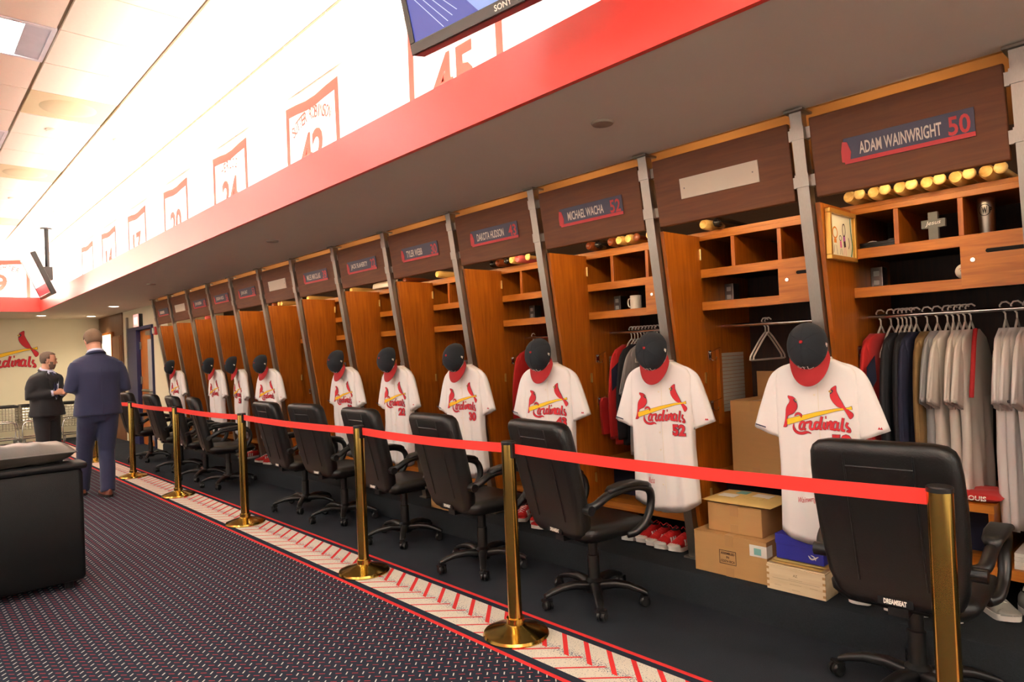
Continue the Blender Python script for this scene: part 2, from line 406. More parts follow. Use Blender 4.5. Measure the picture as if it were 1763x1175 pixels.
# ceiling: grid of tiles on dark bars
T = 0.61
cx0, cy0 = 0.84, 5.04
ceil = struct('ceiling', MB().box(UL, UX, UB, UF, CEIL+0.012, CEIL+0.06), K['tbar'])
tile_me = me_from('tile', MB().box(0.012, T-0.012, 0.006, T-0.006, -0.008, 0.012), K['tile'])
half_me = me_from('tile', MB().box(0.012, 0.43, 0.006, T-0.006, -0.008, 0.012), K['tile'])
spk_me = me_from('tile', MB().box(0.012, T-0.012, 0.006, T-0.006, -0.006, 0.012), K['speaker'])
lights_at = [(-1, j) for j in (-8, -4, 0, 4, 8, 12)] + [(-5, j) for j in (-10, -6, -2, 2, 6, 10)]
spk_at = [(0, 2), (0, 6), (0, 11)]
rest = MB()
for k in range(-9, 3):
    for j in range(-13, 17):
        if (k, j) in lights_at: continue
        x = cx0+T*k; y = cy0+T*j
        if y+T > UF or y < UB or x < UL: continue
        if -2 <= k and -4 <= j:
            me = half_me if k == 2 else (spk_me if (k, j) in spk_at else tile_me)
            o = obj('tile', me, None, parent=ceil, loc=(x, y, CEIL))
            if (k, j) in spk_at:
                obj('speaker_dish', MB().lathe([(0.0, -0.012), (0.12, -0.014), (0.2, -0.008), (0.205, -0.005)], 28, (T/2, T/2, 0)), K['speaker'], parent=o, smooth=True)
        else:
            rest.box(x+0.012, x+(0.43 if k == 2 else T-0.012), y+0.006, y+T-0.006, CEIL-0.008, CEIL+0.012)
o = obj('far_tiles', rest, K['tile'], parent=ceil); o['kind'] = 'stuff'
# recessed troffer lights
diff = emit('lamp_diffuser', (0.95, 0.97, 1.0, 1), 26.0)
fr = MB(); fr.box(0.005, 0.03, 0.005, T-0.005, -0.012, 0.01); fr.box(T-0.03, T-0.005, 0.005, T-0.005, -0.012, 0.01); fr.box(0.03, T-0.03, 0.005, 0.03, -0.012, 0.01); fr.box(0.03, T-0.03, T-0.03, T-0.005, -0.012, 0.01)
fr_me = me_from('frame', fr, mat('white_lamp_frame', sr(214, 214, 218), 0.4))
df = MB(); df.box(0.17, T-0.17, 0.03, T-0.03, -0.004, 0.008)
df_me = me_from('diffuser', df, diff)
wg = MB(); wg.add([(0.03, 0.03, -0.008), (0.17, 0.03, -0.004), (0.17, T-0.03, -0.004), (0.03, T-0.03, -0.008)], [(0, 1, 2, 3)])
wg.add([(T-0.17, 0.03, -0.004), (T-0.03, 0.03, -0.008), (T-0.03, T-0.03, -0.008), (T-0.17, T-0.03, -0.004)], [(0, 1, 2, 3)])
wg_me = me_from('reflector', wg, mat('lamp_reflector', sr(196, 198, 206), 0.35))
for n, (k, j) in enumerate(lights_at):
    row = 'nearer the locker wall' if k == -1 else 'away from the lockers'
    t = thing('ceiling_light', f'square recessed light {row}, {ORD[[q for q in lights_at if q[0]==k].index((k,j))]} from the back', 'ceiling light', (cx0+T*k, cy0+T*j, CEIL-0.002), 0, 'recessed ceiling lights')
    obj('frame', fr_me, None, t); obj('diffuser', df_me, None, t); obj('reflector', wg_me, None, t)
for n, (x, y) in enumerate(((1.14, 7.22), (1.67, 7.2), (1.75, 10.97), (1.19, 10.35))):
    o = obj('sprinkler_cover', MB().lathe([(0, -0.02), (0.055, -0.018), (0.062, -0.006), (0.062, 0)], 20, (0, 0, 0)), mat('disc_white%d' % n, sr(232, 222, 204), 0.5), loc=(x, y, CEIL-0.008), smooth=True)
    tag(o, ['round white sprinkler cover beside the beige speaker panel', 'round white cover in the bright ceiling above the red band', 'far round cover in the brightest strip of ceiling', 'far round cover on the ceiling tiles nearer the room middle'][n], 'sprinkler', 'ceiling discs')
for n, (x, y) in enumerate(((2.543, 2.021), (2.557, 5.861), (2.56, 9.7))):
    o = obj('sprinkler_cover', MB().lathe([(0, -0.012), (0.05, -0.011), (0.055, -0.003), (0.055, 0)], 20), mat('disc_taupe%d' % n, sr(160, 140, 120), 0.5), loc=(x, y, SOF), smooth=True)
    tag(o, ['round taupe cover on soffit above the locker with the blank plate near the camera', 'round taupe cover on soffit about halfway along the lockers', 'small taupe cover on soffit towards the far door'][n], 'sprinkler', 'soffit discs')
can = emit('downlight_or_fill_glow', (1.0, 0.93, 0.78, 1), 12)
for n, (x, y) in enumerate(((2.944, 13.516), (2.221, 16.036), (3.1, 16.171), (0.9, 16.05), (-4.3, 1.0), (-4.3, 4.0), (-4.3, 7.0), (-4.3, 10.0), (-4.3, 13.0), (-2.5, -2.7), (0.5, -2.7), (3.0, -2.7))):  # left and back soffit spots are unseen, added to brighten the right soffit
    t = thing('downlight', ['recessed downlight in soffit nearest the exit sign', 'recessed downlight above the red bird on the far wall', 'recessed downlight in soffit by the far corner', 'recessed downlight further left over the far wall'][n] if n < 4 else (f'added unseen fill light in the soffit opposite the lockers, {ORD[n-4]} from the back' if n < 9 else f'added unseen fill light in the soffit behind the camera, {ORD[n-9]} from the left'), 'downlight', (x, y, SOF))
    obj('rim', MB().lathe([(0.075, -0.001), (0.095, -0.006), (0.1, 0.0), (0.075, 0.0)], 24), K['white'], t, smooth=True)
    obj('lens', MB().lathe([(0.0, -0.003), (0.074, -0.003), (0.074, 0.0)], 24), can, t)
    l = bpy.data.lights.new('downlight_or_fill_lamp', 'SPOT'); l.energy = 45 if n < 4 else 420; l.color = (1, 0.87, 0.66) if n < 4 else (1, 0.96, 0.9); l.spot_size = R(120); l.spot_blend = 0.8; l.shadow_soft_size = 0.07
    lo = bpy.data.objects.new('downlight_or_fill_lamp', l); COL.objects.link(lo); lo.location = (x, y, SOF-0.02); lo.rotation_euler = (0, R(32), 0) if 4 <= n < 9 else ((R(-32), 0, 0) if n >= 9 else (0, 0, 0))

# door at the far right
d = struct('door_1', MB().box(3.455, 3.50, 12.99, 13.93, 0.01, 2.13), K['oak'])
obj('kick_panel', MB().box(3.447, 3.455, 13.03, 13.45, 0.12, 1.95), mat('grey_door_panel', sr(150, 148, 146), 0.5), d, bev=0.002)
obj('push_bar', MB().tube([(3.45, 13.05, 1.02), (3.39, 13.10, 1.02), (3.39, 13.62, 1.02), (3.45, 13.68, 1.02)], 0.024, 8), K['steel'], d, smooth=True)
for z in (0.45, 1.2, 1.85): obj('hinge', MB().box(3.435, 3.456, 13.86, 13.95, z-0.07, z+0.07), K['steel'], d, bev=0.003)
obj('door_closer', MB().box(3.39, 3.45, 13.05, 13.35, 2.02, 2.10), K['steel'], d, bev=0.004)
mb = MB(); mb.box(3.385, 3.54, 13.95, 14.56, 0, 2.14); mb.box(3.385, 3.54, 12.96, 14.56, 2.14, 2.20); mb.box(3.385, 3.47, 12.94, 12.985, 0, 2.2)
struct('trim_5', mb, K['navypaint'], bev=0.004)
struct('trim_6', MB().box(3.385, 3.42, 14.60, 14.66, 0.02, 2.42), K['steel'])
es = thing('exit_sign', 'red lit exit sign on the wall above the far door', 'sign', (3.42, 13.75, 2.30))
obj('housing', MB().box(-0.07, 0.0, -0.17, 0.17, -0.11, 0.13), K['black'], es, bev=0.004)
obj('face', MB().box(-0.078, -0.07, -0.165, 0.165, -0.105, 0.125), emit('exit_face', (1.0, 0.32, 0.28, 1), 0.75), es)
mb = MB(); add_text(mb, 'EXIT', lambda u, v: (-0.0795, -u, v-0.05), 0.12, 0.24, bold=0.01, center=True)
obj('lettering', mb, emit('exit_letters', (1.0, 0.75, 0.7, 1), 1.2), es)
fa = thing('fire_alarm', 'small red fire alarm on the wall beside the far door', 'alarm', (3.42, 12.72, 2.07))
obj('body', MB().box(-0.05, 0, -0.06, 0.06, -0.07, 0.07), mat('alarm_red', sr(196, 40, 44), 0.4), fa, bev=0.006)
obj('strobe', MB().box(-0.075, -0.05, -0.025, 0.025, -0.05, 0.05), K['paper'], fa, bev=0.004)
ld = thing('display_case', 'glowing framed display on the brown far wall behind the man in blue', 'display', (3.40, 16.1, 1.75))
obj('frame', MB().box(-0.05, 0, -0.42, 0.42, -0.62, 0.45), K['oak'], ld, bev=0.006)
obj('lit_panel', MB().box(-0.058, -0.05, -0.37, 0.37, -0.57, 0.40), emit('lit_display', (1.0, 0.78, 0.42, 1), 1.6), ld)
o = obj('wall_cabinet', MB().box(-0.03, 0, -0.3, 0.3, -1.2, 0.05).box(-0.045, -0.03, -0.27, 0.27, -1.17, 0.02), wood('tan_panel', sr(122, 84, 50), sr(150, 108, 70), 0.5), loc=(3.40, 15.35, 2.05), bev=0.004)
tag(o, 'tall tan wooden panel on the brown far wall next to the lit display', 'panel')
for z, y in ((1.55, 14.8), (1.3, 14.75)):
    pass
sw = thing('wall_switch', 'white switch plate on the cream strip left of the far door', 'switch', (3.42, 14.78, 1.55))
obj('plate', MB().box(-0.008, 0, -0.05, 0.05, -0.08, 0.08), K['paper'], sw, bev=0.002); obj('lever', MB().box(-0.016, -0.008, -0.012, 0.012, -0.02, 0.02), K['paper'], sw, bev=0.001)

# ================================================================== logo shapes (traced in a 1495-wide drawing)
LG = dict(
 birdL=[(262,320),(300,325),(345,335),(385,365),(405,400),(412,440),(424,500),(412,560),(375,612),(335,652),(285,672),(240,700),(225,760),(215,890),(150,905),(165,860),(190,760),(205,640),(215,560),(240,500),(285,440),(292,390),(265,360)],
 faceL=[(360,385),(385,375),(410,400),(412,450),(385,432),(365,405)], beakL=[(382,382),(418,392),(424,408),(402,422),(390,405)],
 birdR=[(1100,135),(1102,220),(1117,270),(1150,350),(1190,430),(1225,510),(1290,570),(1345,620),(1355,670),(1320,718),(1290,710),(1240,600),(1195,535),(1120,510),(1050,440),(1005,360),(995,290),(1010,200),(1040,165)],
 faceR=[(1000,212),(1042,198),(1052,230),(1032,264),(1002,282),(995,260)], beakR=[(970,232),(1000,207),(1030,227),(1020,256),(995,258)],
 bat=[(205,770),(230,750),(480,685),(760,610),(1070,545),(1290,520),(1312,505),(1335,498),(1342,552),(1315,558),(1290,548),(1085,585),(800,670),(500,770),(240,857),(213,848)],
)
STROKES = [([(490,718),(488,672),(450,642),(408,652),(372,692)],30,True), ([(350,830),(343,900),(372,965),(430,1000),(500,1005),(580,985),(645,1008)],42,True),
 ([(542,805),(495,800),(458,860),(456,925),(498,930),(532,870),(546,800)],30,False), ([(546,800),(520,915),(560,935)],30,False),
 ([(560,812),(605,800),(650,797),(626,895),(652,930),(705,905)],32,False),
 ([(785,805),(735,800),(706,860),(712,912),(756,912),(795,840)],32,False), ([(838,690),(792,895),(828,915)],36,False),
 ([(880,790),(860,898),(898,912)],34,False), ([(893,706),(918,706)],36,False),
 ([(935,778),(915,915)],34,False), ([(930,850),(985,778),(1000,806),(980,895),(1018,912)],32,False),
 ([(1095,785),(1052,785),(1025,850),(1032,912),(1076,908),(1104,850)],32,False), ([(1112,778),(1096,905),(1135,922)],32,False),
 ([(1196,705),(1166,905),(1215,932)],34,False), ([(1262,785),(1240,850),(1282,900),(1288,952),(1238,935)],30,False)]
for _k in ('birdL', 'birdR'): LG[_k] = catmull(LG[_k], 3, True)
STROKES = [(a, b+5, c) for a, b, c in STROKES]
def offset_poly(P, d):
    n = len(P); out = []
    A = sum(P[i][0]*P[(i+1) % n][1]-P[(i+1) % n][0]*P[i][1] for i in range(n))
    sg = 1 if A > 0 else -1
    for i in range(n):
        a, b, c = P[i-1], P[i], P[(i+1) % n]
        n1 = Vector((b[1]-a[1], a[0]-b[0])).normalized()*sg; n2 = Vector((c[1]-b[1], b[0]-c[0])).normalized()*sg
        m = (n1+n2); m = m.normalized()*d/max(0.4, math.sqrt((1+n1.dot(n2))/2)) if m.length > 0.1 else n1*d
        out.append((b[0]+m.x, b[1]+m.y))
    return out
def logo_mesh(name, fn, parts, lift=0.0015, cut=None):
    """fn(px,py,lift)->xyz ; builds one mesh of flat print following fn"""
    mb = MB(); mats = []
    def mi(m):
        if m not in mats: mats.append(m)
        return mats.index(m)
    polys = []      # (verts, faces, material, layer)
    for p in parts:
        if p[0] == 'poly':
            polys.append((offset_poly(p[1], 5), None, K['lnavy'], 0)); polys.append((p[1], None, p[2], 1))
        elif p[0] == 'top': polys.append((p[1], None, p[2], 2))
        elif p[0] == 'stroke':
            v, f = ribbon2d(p[1], p[2]+10, taper=p[3]); polys.append((v, f, K['lnavy'], 0 if len(p) < 6 else p[5]))
            v, f = ribbon2d(p[1], p[2], taper=p[3]); polys.append((v, f, p[4], 1 if len(p) < 6 else p[5]+1))
        elif p[0] == 'text':
            vs, fs, wd = text2d(p[1], p[2], p[3], 0, p[6] if len(p) > 6 else 0.03)
            polys.append(([(x+p[4][0], p[4][1]-y) for x, y in vs], fs, p[5], 1))
    for pi_, (vs, fs, m, layer) in enumerate(polys):
        bm = bmesh.new()
        bv = [bm.verts.new((x, y, 0)) for x, y in vs]
        for f in (fs or [tuple(range(len(vs)))]):
            try: bm.faces.new([bv[i] for i in f])
            except ValueError: pass
        bm.normal_update(); bmesh.ops.triangulate(bm, faces=bm.faces[:])
        if cut:
            xs = [v.co.x for v in bm.verts]; ys = [v.co.y for v in bm.verts]
            c = math.ceil(min(xs)/cut)*cut
            while c < max(xs):
                bmesh.ops.bisect_plane(bm, geom=bm.verts[:]+bm.edges[:]+bm.faces[:], plane_co=(c, 0, 0), plane_no=(1, 0, 0)); c += cut
            c = math.ceil(min(ys)/cut)*cut
            while c < max(ys):
                bmesh.ops.bisect_plane(bm, geom=bm.verts[:]+bm.edges[:]+bm.faces[:], plane_co=(0, c, 0), plane_no=(0, 1, 0)); c += cut
        bm.verts.index_update()
        mb.add([fn(v.co.x, v.co.y, lift*(1+0.5*layer+0.012*pi_)) for v in bm.verts], [tuple(v.index for v in f.verts) for f in bm.faces], mi(m))
        bm.free()
    me = bpy.data.meshes.new(name); me.from_pydata(mb.v, [], mb.f); me.update()
    for m in mats: me.materials.append(m)
    for p, i in zip(me.polygons, mb.m): p.material_index = i
    return me
PART = dict(
 bat=[('poly', LG['bat'], K['lyel'])],
 birdL=[('poly', LG['birdL'], K['lred']), ('top', LG['faceL'], K['lnavy']), ('top', LG['beakL'], K['lbeak'])],
 birdR=[('poly', LG['birdR'], K['lred']), ('top', LG['faceR'], K['lnavy']), ('top', LG['beakR'], K['lbeak'])],
 lettering=[('stroke', s[0], s[1], s[2], K['lred'])+((2,) if i == 0 else ()) for i, s in enumerate(STROKES)],
)
# wall emblem on the far wall
wl = thing('wall_emblem', 'large red bird on a yellow bat with red script on the far wall', 'emblem', (1.93, WY1-0.001, 2.206))
sc = 0.00092
wfn = lambda px, py, l: ((px-970)*sc, -0.004-l, -(py-232)*sc)
for nm, key in (('emblem_bat', 'bat'), ('emblem_bird', 'birdR'), ('emblem_bird', 'birdL'), ('emblem_script', 'lettering')):
    obj(nm, logo_mesh(nm, wfn, PART[key], 0.003), None, wl)

# ================================================================== framed jerseys on the upper walls
def jersey_panel(name, label, fn, name_txt, num, w=0.88, z0=2.70, z1=3.55):
    t = thing(name, label, 'framed jersey', fn(0, z0, 0), 0, 'framed jerseys above the red band')
    base = Vector(fn(0, z0, 0)); F = lambda u, v, d: tuple(Vector(fn(u, v, d))-base)
    zt = z1; hw = w/2
    outer = [(-hw, z0), (hw, z0), (hw+0.005, (z0+zt)/2), (hw, zt), (0.25, zt-0.012), (0.08, zt-0.03), (-0.08, zt-0.03), (-0.25, zt-0.012), (-hw, zt), (-hw-0.005, (z0+zt)/2)]
    mb = MB(); mb.prism(outer, F, 0.0, 0.03)
    obj('panel', mb, K['white'], t)
    mb = MB(); inn = [(u*(1-0.055/hw), (z0+zt)/2+(v-(z0+zt)/2)*(1-0.085/(zt-z0)*2)) for u, v in outer]
    n = len(outer)
    mb.add([F(u, v, 0.034) for u, v in outer]+[F(u, v, 0.034) for u, v in inn], [(i, (i+1) % n, (i+1) % n+n, i+n) for i in range(n)])
    obj('red_border', mb, K['trimred'], t)
    if name_txt:
        mb = MB(); n = len(name_txt); R0 = 0.62
        span = min(0.95, 0.09*n)
        for i, ch in enumerate(name_txt):
            if ch == ' ': continue
            a = (i-(n-1)/2)/max(1, n-1)*span
            cx, cz = R0*math.sin(a), zt-0.2-R0*(1-math.cos(a))
            add_text(mb, ch, lambda u, v: F(cx+u*math.cos(a)+v*math.sin(a), cz-u*math.sin(a)+v*math.cos(a), 0.036), 0.095, 0.048 if ch != 'I' else 0.016, bold=0.01, center=True)
        obj('name_lettering', mb, K['trimred'], t)
    if num:
        mb = MB(); add_text(mb, num, lambda u, v: F(u, zt-0.62+v, 0.036), 0.33, 0.20*len(num), bold=0.03, center=True)
        obj('number', mb, K['trimred'], t)
    return t
K['trimred'] = mat('faded_red_trim', sr(204, 52, 36), 0.7, var=0.05)
for (yc, nm, num, lb) in ((3.06, '', '45', 'framed white jersey number 45 behind the near television'), (4.85, 'SUTTER ROBINSON', '42', 'framed white jersey number 42 with arched lettering above the red band'),
        (6.58, 'HERZOG', '24', 'framed white jersey number 24 above the red band'), (8.27, '', '20', 'fourth framed jersey from the near television on the bright upper wall'),
        (9.93, '', '17', 'fifth framed jersey from the near television on the bright upper wall'), (11.5, '', '14', 'sixth framed jersey from the near television on the bright upper wall'), (13.0, '', '', 'farthest small framed jersey on the bright upper wall before the corner')):
    jersey_panel('framed_jersey', lb, (lambda yc: (lambda u, v, d: (UX-0.001-d, yc-u, v)))(yc), nm, num)
jersey_panel('framed_jersey', 'framed white jersey number 9 on the far upper wall beside the hanging screen', lambda u, v, d: (1.52+u, UF-0.001-d, v), 'SLAUGHTER', '9')

# ================================================================== televisions
def tv(label, loc, yaw, tilt, w, h, pole, kind):
    t = thing('television', label, 'television', loc, 0)
    M = Matrix.Rotation(yaw, 4, 'Z') @ Matrix.Rotation(tilt, 4, 'X')
    # local: x = width (viewer right), z = up, front = -y
    b = MB(); b.box(-w/2, w/2, -0.02, 0.045, -h/2, h/2); b.xf(M)
    obj('housing', b, K['black'], t, bev=0.006)
    b = MB(); e = 0.028; b.box(-w/2, w/2, -0.028, -0.02, -h/2, -h/2+e*1.6); b.box(-w/2, w/2, -0.028, -0.02, h/2-e, h/2); b.box(-w/2, -w/2+e, -0.028, -0.02, -h/2+e*1.6, h/2-e); b.box(w/2-e, w/2, -0.028, -0.02, -h/2+e*1.6, h/2-e); b.xf(M)
    obj('bezel', b, mat('bronze_black_bezel', sr(46, 40, 34), 0.2, var=0.05), t, bev=0.003)
    scr = MB(); mats = []
    x0, x1, z0, z1 = -w/2+e, w/2-e, -h/2+e*1.6, h/2-e
    q = lambda pts, y, mi: scr.add([(x, y, z) for x, z in pts], [tuple(range(len(pts)))], mi)
    if kind == 'near':
        q([(x0, z0), (x1, z0), (x1, z1), (x0, z1)], -0.021, 0)
        q([(x0+0.36, z0), (x1, z0), (x1, z1), (x0+0.02, z1), (x0+0.10, z0+0.30)], -0.0215, 1)
        for k in range(4):
            a0 = 0.0+0.028*k; q([(x0+a0, z0+0.20), (x0+a0+0.004, z0+0.20), (x0+a0+0.174, z0+0.006+0.012*k), (x0+a0+0.17, z0+0.006+0.012*k)], -0.022, 2)
        mats = [emit('screen_blue', (0.06, 0.08, 0.42, 1), 0.8, 0.01), emit('screen_sky', (0.36, 0.5, 0.95, 1), 0.7, 0.01), emit('screen_line', (0.6, 0.68, 1, 1), 0.9, 0.01)]
    else:
        q([(x0, z0), (x1, z0), (x1, z1), (x0, z1)], -0.021, 0)
        q([(x0, z0), (x1, z0), (x1, z0+0.14), (x0, z0+0.14)], -0.022, 1)
        q([(x0+0.3, z0+0.2), (x0+0.6, z0+0.2), (x0+0.6, z0+0.38), (x0+0.3, z0+0.38)], -0.022, 1)
        mats = [emit('screen_white', (1.0, 0.95, 0.9, 1), 1.0, 0.01), emit('screen_red', (0.75, 0.06, 0.08, 1), 0.8, 0.01)]
    scr.xf(M); obj('screen', scr, mats, t)
    if kind == 'near':
        b = MB(); add_text(b, 'SONY', lambda u, v: tuple(M @ Vector((u, -0.0285, -h/2+0.012+v))), 0.022, 0.085, bold=0.02, center=True); obj('brand_lettering', b, K['platetxt'], t)
        b = MB(); b.prism([(-w*0.40, -h*0.42), (w*0.40, -h*0.42), (w*0.30, h*0.3), (-w*0.30, h*0.3)], lambda u, v, d: tuple(M @ Vector((u, d, v))), 0.045, 0.10); obj('rear_cover', b, K['black'], t, bev=0.01)
    pb = M @ Vector((0, 0.14, 0.0)); top = CEIL-loc[2]-0.008
    b = MB(); b.tube([(pb.x, pb.y, pb.z-0.05), (pb.x, pb.y, top)], 0.03, 12); b.lathe([(0.08, top-0.02), (0.08, top)], 16, (pb.x, pb.y, 0)); obj('pole', b, K['black'], t, smooth=True)
    a = M @ Vector((0, 0.03, 0)); b = MB(); b.tube([tuple(a), tuple(pb)], 0.045, 8); b.box(pb.x-0.06, pb.x+0.06, pb.y-0.06, pb.y+0.06, pb.z-0.10, pb.z+0.10); obj('bracket', b, K['black'], t, bev=0.004)
    return t
# facing -X : viewer right = -Y -> yaw -90 ; top leans towards the viewer
def tv_center(corner, yaw, tilt, w, h):
    M = Matrix.Rotation(yaw, 4, 'Z') @ Matrix.Rotation(tilt, 4, 'X')
    return tuple(Vector(corner) - (M @ Vector((-w/2, -0.02, -h/2))))
tv('near black television hanging from the ceiling showing a blue screen', tv_center((1.61, 2.25, 2.70), R(-84), R(13), 1.02, 0.62), R(-84), R(13), 1.02, 0.62, None, 'near')
tv('far television on a black ceiling pole by the corner of the red band', (1.68, 12.35, 2.90), R(-90), R(22), 0.98, 0.66, None, 'far')

# ================================================================== stanchions and belts
SX = 2.335
SY = [0.62, 2.568, 4.08, 6.16, 8.09, 9.99, 12.2]
base_me = me_from('base', MB().lathe([(0.0, 0.0), (0.168, 0.0), (0.172, 0.008), (0.166, 0.02), (0.12, 0.036), (0.06, 0.052), (0.046, 0.06), (0.046, 0.09), (0.0, 0.09)], 40), K['brass'], True, 30)
post_me = me_from('post', MB().lathe([(0.036, 0.06), (0.036, 0.986)], 32), K['brass'], True, 30)
cap_me = me_from('top_cap', MB().lathe([(0.0372, 0.982), (0.0375, 0.996), (0.034, 1.0), (0.0, 1.0)], 32), K['black'], True, 30)
hb = MB(); hb.box(-0.017, 0.017, -0.05, -0.034, 0.915, 0.995)
for k in range(8): hb.box(-0.019, 0.019, -0.052, -0.05, 0.918+0.0095*k, 0.923+0.0095*k)
head_me = me_from('belt_cassette', hb, K['black'])
STL = ['nearest brass stanchion at the right edge, in front of the closest chair', 'second brass stanchion, with its round base on the carpet border beside the thirteenth post chair', 'third brass stanchion from the camera', 'fourth brass stanchion from the camera', 'fifth brass stanchion from the camera', 'sixth brass stanchion from the camera, by the farthest chair', 'farthest brass stanchion, half hidden behind the man in blue']
STL[1] = 'second brass stanchion from the camera, its whole round base in view'
for i, y in enumerate(SY):
    t = thing('stanchion', STL[i], 'stanchion', (SX, y, 0), 0, 'brass stanchions along the carpet border')
    obj('base', base_me, None, t); obj('post', post_me, None, t); obj('top_cap', cap_me, None, t)
    if i: obj('belt_cassette', head_me, None, t)
BL = ['red barrier belt between the nearest and second stanchions', 'red barrier belt between the second and third stanchions', 'red barrier belt between the third and fourth stanchions', 'red barrier belt between the fourth and fifth stanchions', 'red barrier belt between the fifth and sixth stanchions', 'far red barrier belt running behind the man in blue']
for i in range(6):
    y0, y1 = SY[i]+0.036, SY[i+1]-0.05
    mb = MB(); n = 14; rings = []
    for k in range(n+1):
        s = k/n; y = y0+(y1-y0)*s; z = 0.962-0.012*4*s*(1-s); tw = 0.0012
        rings.append([(tw, y-(y0+y1)/2, z-0.025), (tw, y-(y0+y1)/2, z+0.025), (-tw, y-(y0+y1)/2, z+0.025), (-tw, y-(y0+y1)/2, z-0.025)])
    mb.loft(rings)
    o = obj('barrier_belt', mb, K['belt'], loc=(SX, (y0+y1)/2, 0))
    tag(o, BL[i], 'belt', 'red barrier belts')

# ================================================================== lockers
PY = [11.935, 11.097, 10.243, 9.395, 8.563, 7.679, 6.798, 5.877, 4.976, 4.038, 3.137, 2.233, 1.353, 0.504, -0.375]   # post lines, far to near
CX = 3.65; ST = 0.18
def lbox(*a):       # box given in world z, local to step top
    m = MB(); m.box(a[0], a[1], a[2], a[3], a[4]-ST, a[5]-ST); return m
LW = 0.88
def locker_meshes():
    d = {}
    D = 0.64
    m = MB()
    m.box(0, D, LW-0.022, LW-0.002, 0, 2.15-ST); m.box(0, D, 0.002, 0.022, 0, 2.15-ST)
    d['side_panel'] = None
    d['side_left'] = me_from('side_panel', MB().box(0, D, LW-0.022, LW-0.002, 0, 2.115-ST), K['oak'])
    d['side_right'] = me_from('side_panel', MB().box(0, D, 0.002, 0.022, 0, 2.115-ST), K['oak'])
    d['back_panel'] = me_from('back_panel', MB().box(D-0.02, D, 0.022, LW-0.022, 0, 2.115-ST), K['oak_shade'])
    d['top_panel'] = me_from('top_panel', MB().box(-0.02, D, 0.002, LW-0.002, 2.115-ST, 2.135-ST), K['oakh'])
    d['stile_left'] = me_from('stile', MB().box(-0.022, 0, LW-0.042, LW-0.002, 0.34-ST, 2.115-ST), K['oak'])
    d['stile_right'] = me_from('stile', MB().box(-0.022, 0, 0.002, 0.03, 0.34-ST, 2.115-ST), K['oak'])
    d['rail_top'] = me_from('rail', MB().box(-0.02, 0, 0.03, LW-0.042, 2.085-ST, 2.115-ST), K['oakh'])
    d['rail_1'] = me_from('rail', MB().box(-0.02, 0, 0.03, LW-0.042, 1.858-ST, 1.909-ST), K['oakh'])
    d['rail_2'] = me_from('rail', MB().box(-0.02, 0, 0.33, LW-0.042, 1.66-ST, 1.711-ST), K['oakh'])
    d['shelf_1'] = me_from('shelf', MB().box(0, D-0.02, 0.022, LW-0.022, 1.886-ST, 1.908-ST), K['oak_shade'])
    d['shelf_2'] = me_from('shelf', MB().box(0, D-0.02, 0.022, LW-0.022, 1.69-ST, 1.710-ST), K['oak_shade'])
    d['divider_1'] = me_from('divider', MB().box(-0.02, D-0.02, 0.598, 0.622, 1.9085-ST, 2.0845-ST), K['oak'])
    d['divider_2'] = me_from('divider', MB().box(-0.02, D-0.02, 0.318, 0.342, 1.9085-ST, 2.0845-ST), K['oak'])
    d['box_side'] = me_from('divider', MB().box(0, D-0.02, 0.31, 0.33, 1.71-ST, 1.886-ST), K['oak_shade'])
    d['lockbox_door'] = me_from('lockbox_door', MB().box(-0.040, -0.021, 0.016, 0.335, 1.662-ST, 1.906-ST), K['oakh'])
    s = MB(); P = []
    for k in range(9): a = PI/2+PI*k/8; P.append((0.075+0.009*math.cos(a), 0.009*math.sin(a)))
    for k in range(9): a = -PI/2+PI*k/8; P.append((0.225+0.009*math.cos(a), 0.009*math.sin(a)))
    s.prism(P, lambda u, v, dd: (dd, u, 1.825-ST+v), -0.0415, -0.036); d['slot'] = me_from('slot', s, K['dark'])
    d['keylock'] = me_from('keylock', MB().lathe([(0.0, -0.048), (0.010, -0.047), (0.0125, -0.04), (0.0125, -0.036)], 16, (0, 0.285, 1.79-ST), axis='x'), K['chrome'], True)
    d['rod'] = me_from('clothes_rod', MB().tube([(0.26, 0.022, 1.565-ST), (0.26, LW-0.022, 1.565-ST)], 0.012, 10), K['chrome'], True)
    d['bench_top'] = me_from('bench_shelf', MB().box(-0.01, D-0.02, 0.26, LW-0.022, 0.632-ST, 0.668-ST), K['oakh'])
    d['bench_side'] = me_from('bench_side', MB().box(-0.005, D-0.02, 0.262, 0.285, 0.392-ST, 0.632-ST), K['oak'])
    d['bench_low'] = me_from('lower_shelf', MB().box(-0.012, D-0.02, 0.022, LW-0.022, 0.345-ST, 0.392-ST), K['oakh'])
    d['bench_back'] = me_from('bench_back', MB().box(0.22, 0.235, 0.285, LW-0.022, 0.392-ST, 0.632-ST), K['clothnavy'])
    d['strip'] = me_from('hook_strip', MB().box(0.165, 0.195, LW-0.045, LW-0.022, 0.95-ST, 1.42-ST), K['oak'])
    v = MB()
    for k in range(16): v.box(0.215, 0.50, LW-0.030, LW-0.0225, 1.02-ST+0.0235*k, 1.04-ST+0.0235*k)
    d['vent'] = me_from('vent_panel', v, mat('white_louvre', sr(190, 182, 166), 0.6))
    def hook(z):
        m = MB(); y = LW-0.022
        m.tube([(0.09, y, z-0.03), (0.09, y-0.004, z), (0.09, y-0.03, z+0.012), (0.085, y-0.075, z+0.03)], 0.0035, 6)
        m.tube([(0.09, y, z-0.03), (0.09, y-0.02, z-0.05), (0.088, y-0.045, z-0.045), (0.087, y-0.05, z-0.025)], 0.0035, 6)
        m.box(0.075, 0.105, y-0.004, y, z-0.045, z+0.012)
        return m
    d['hook_1'] = me_from('coat_hook', hook(1.40-ST), K['chrome'], True); d['hook_2'] = me_from('coat_hook', hook(1.09-ST), K['chrome'], True)
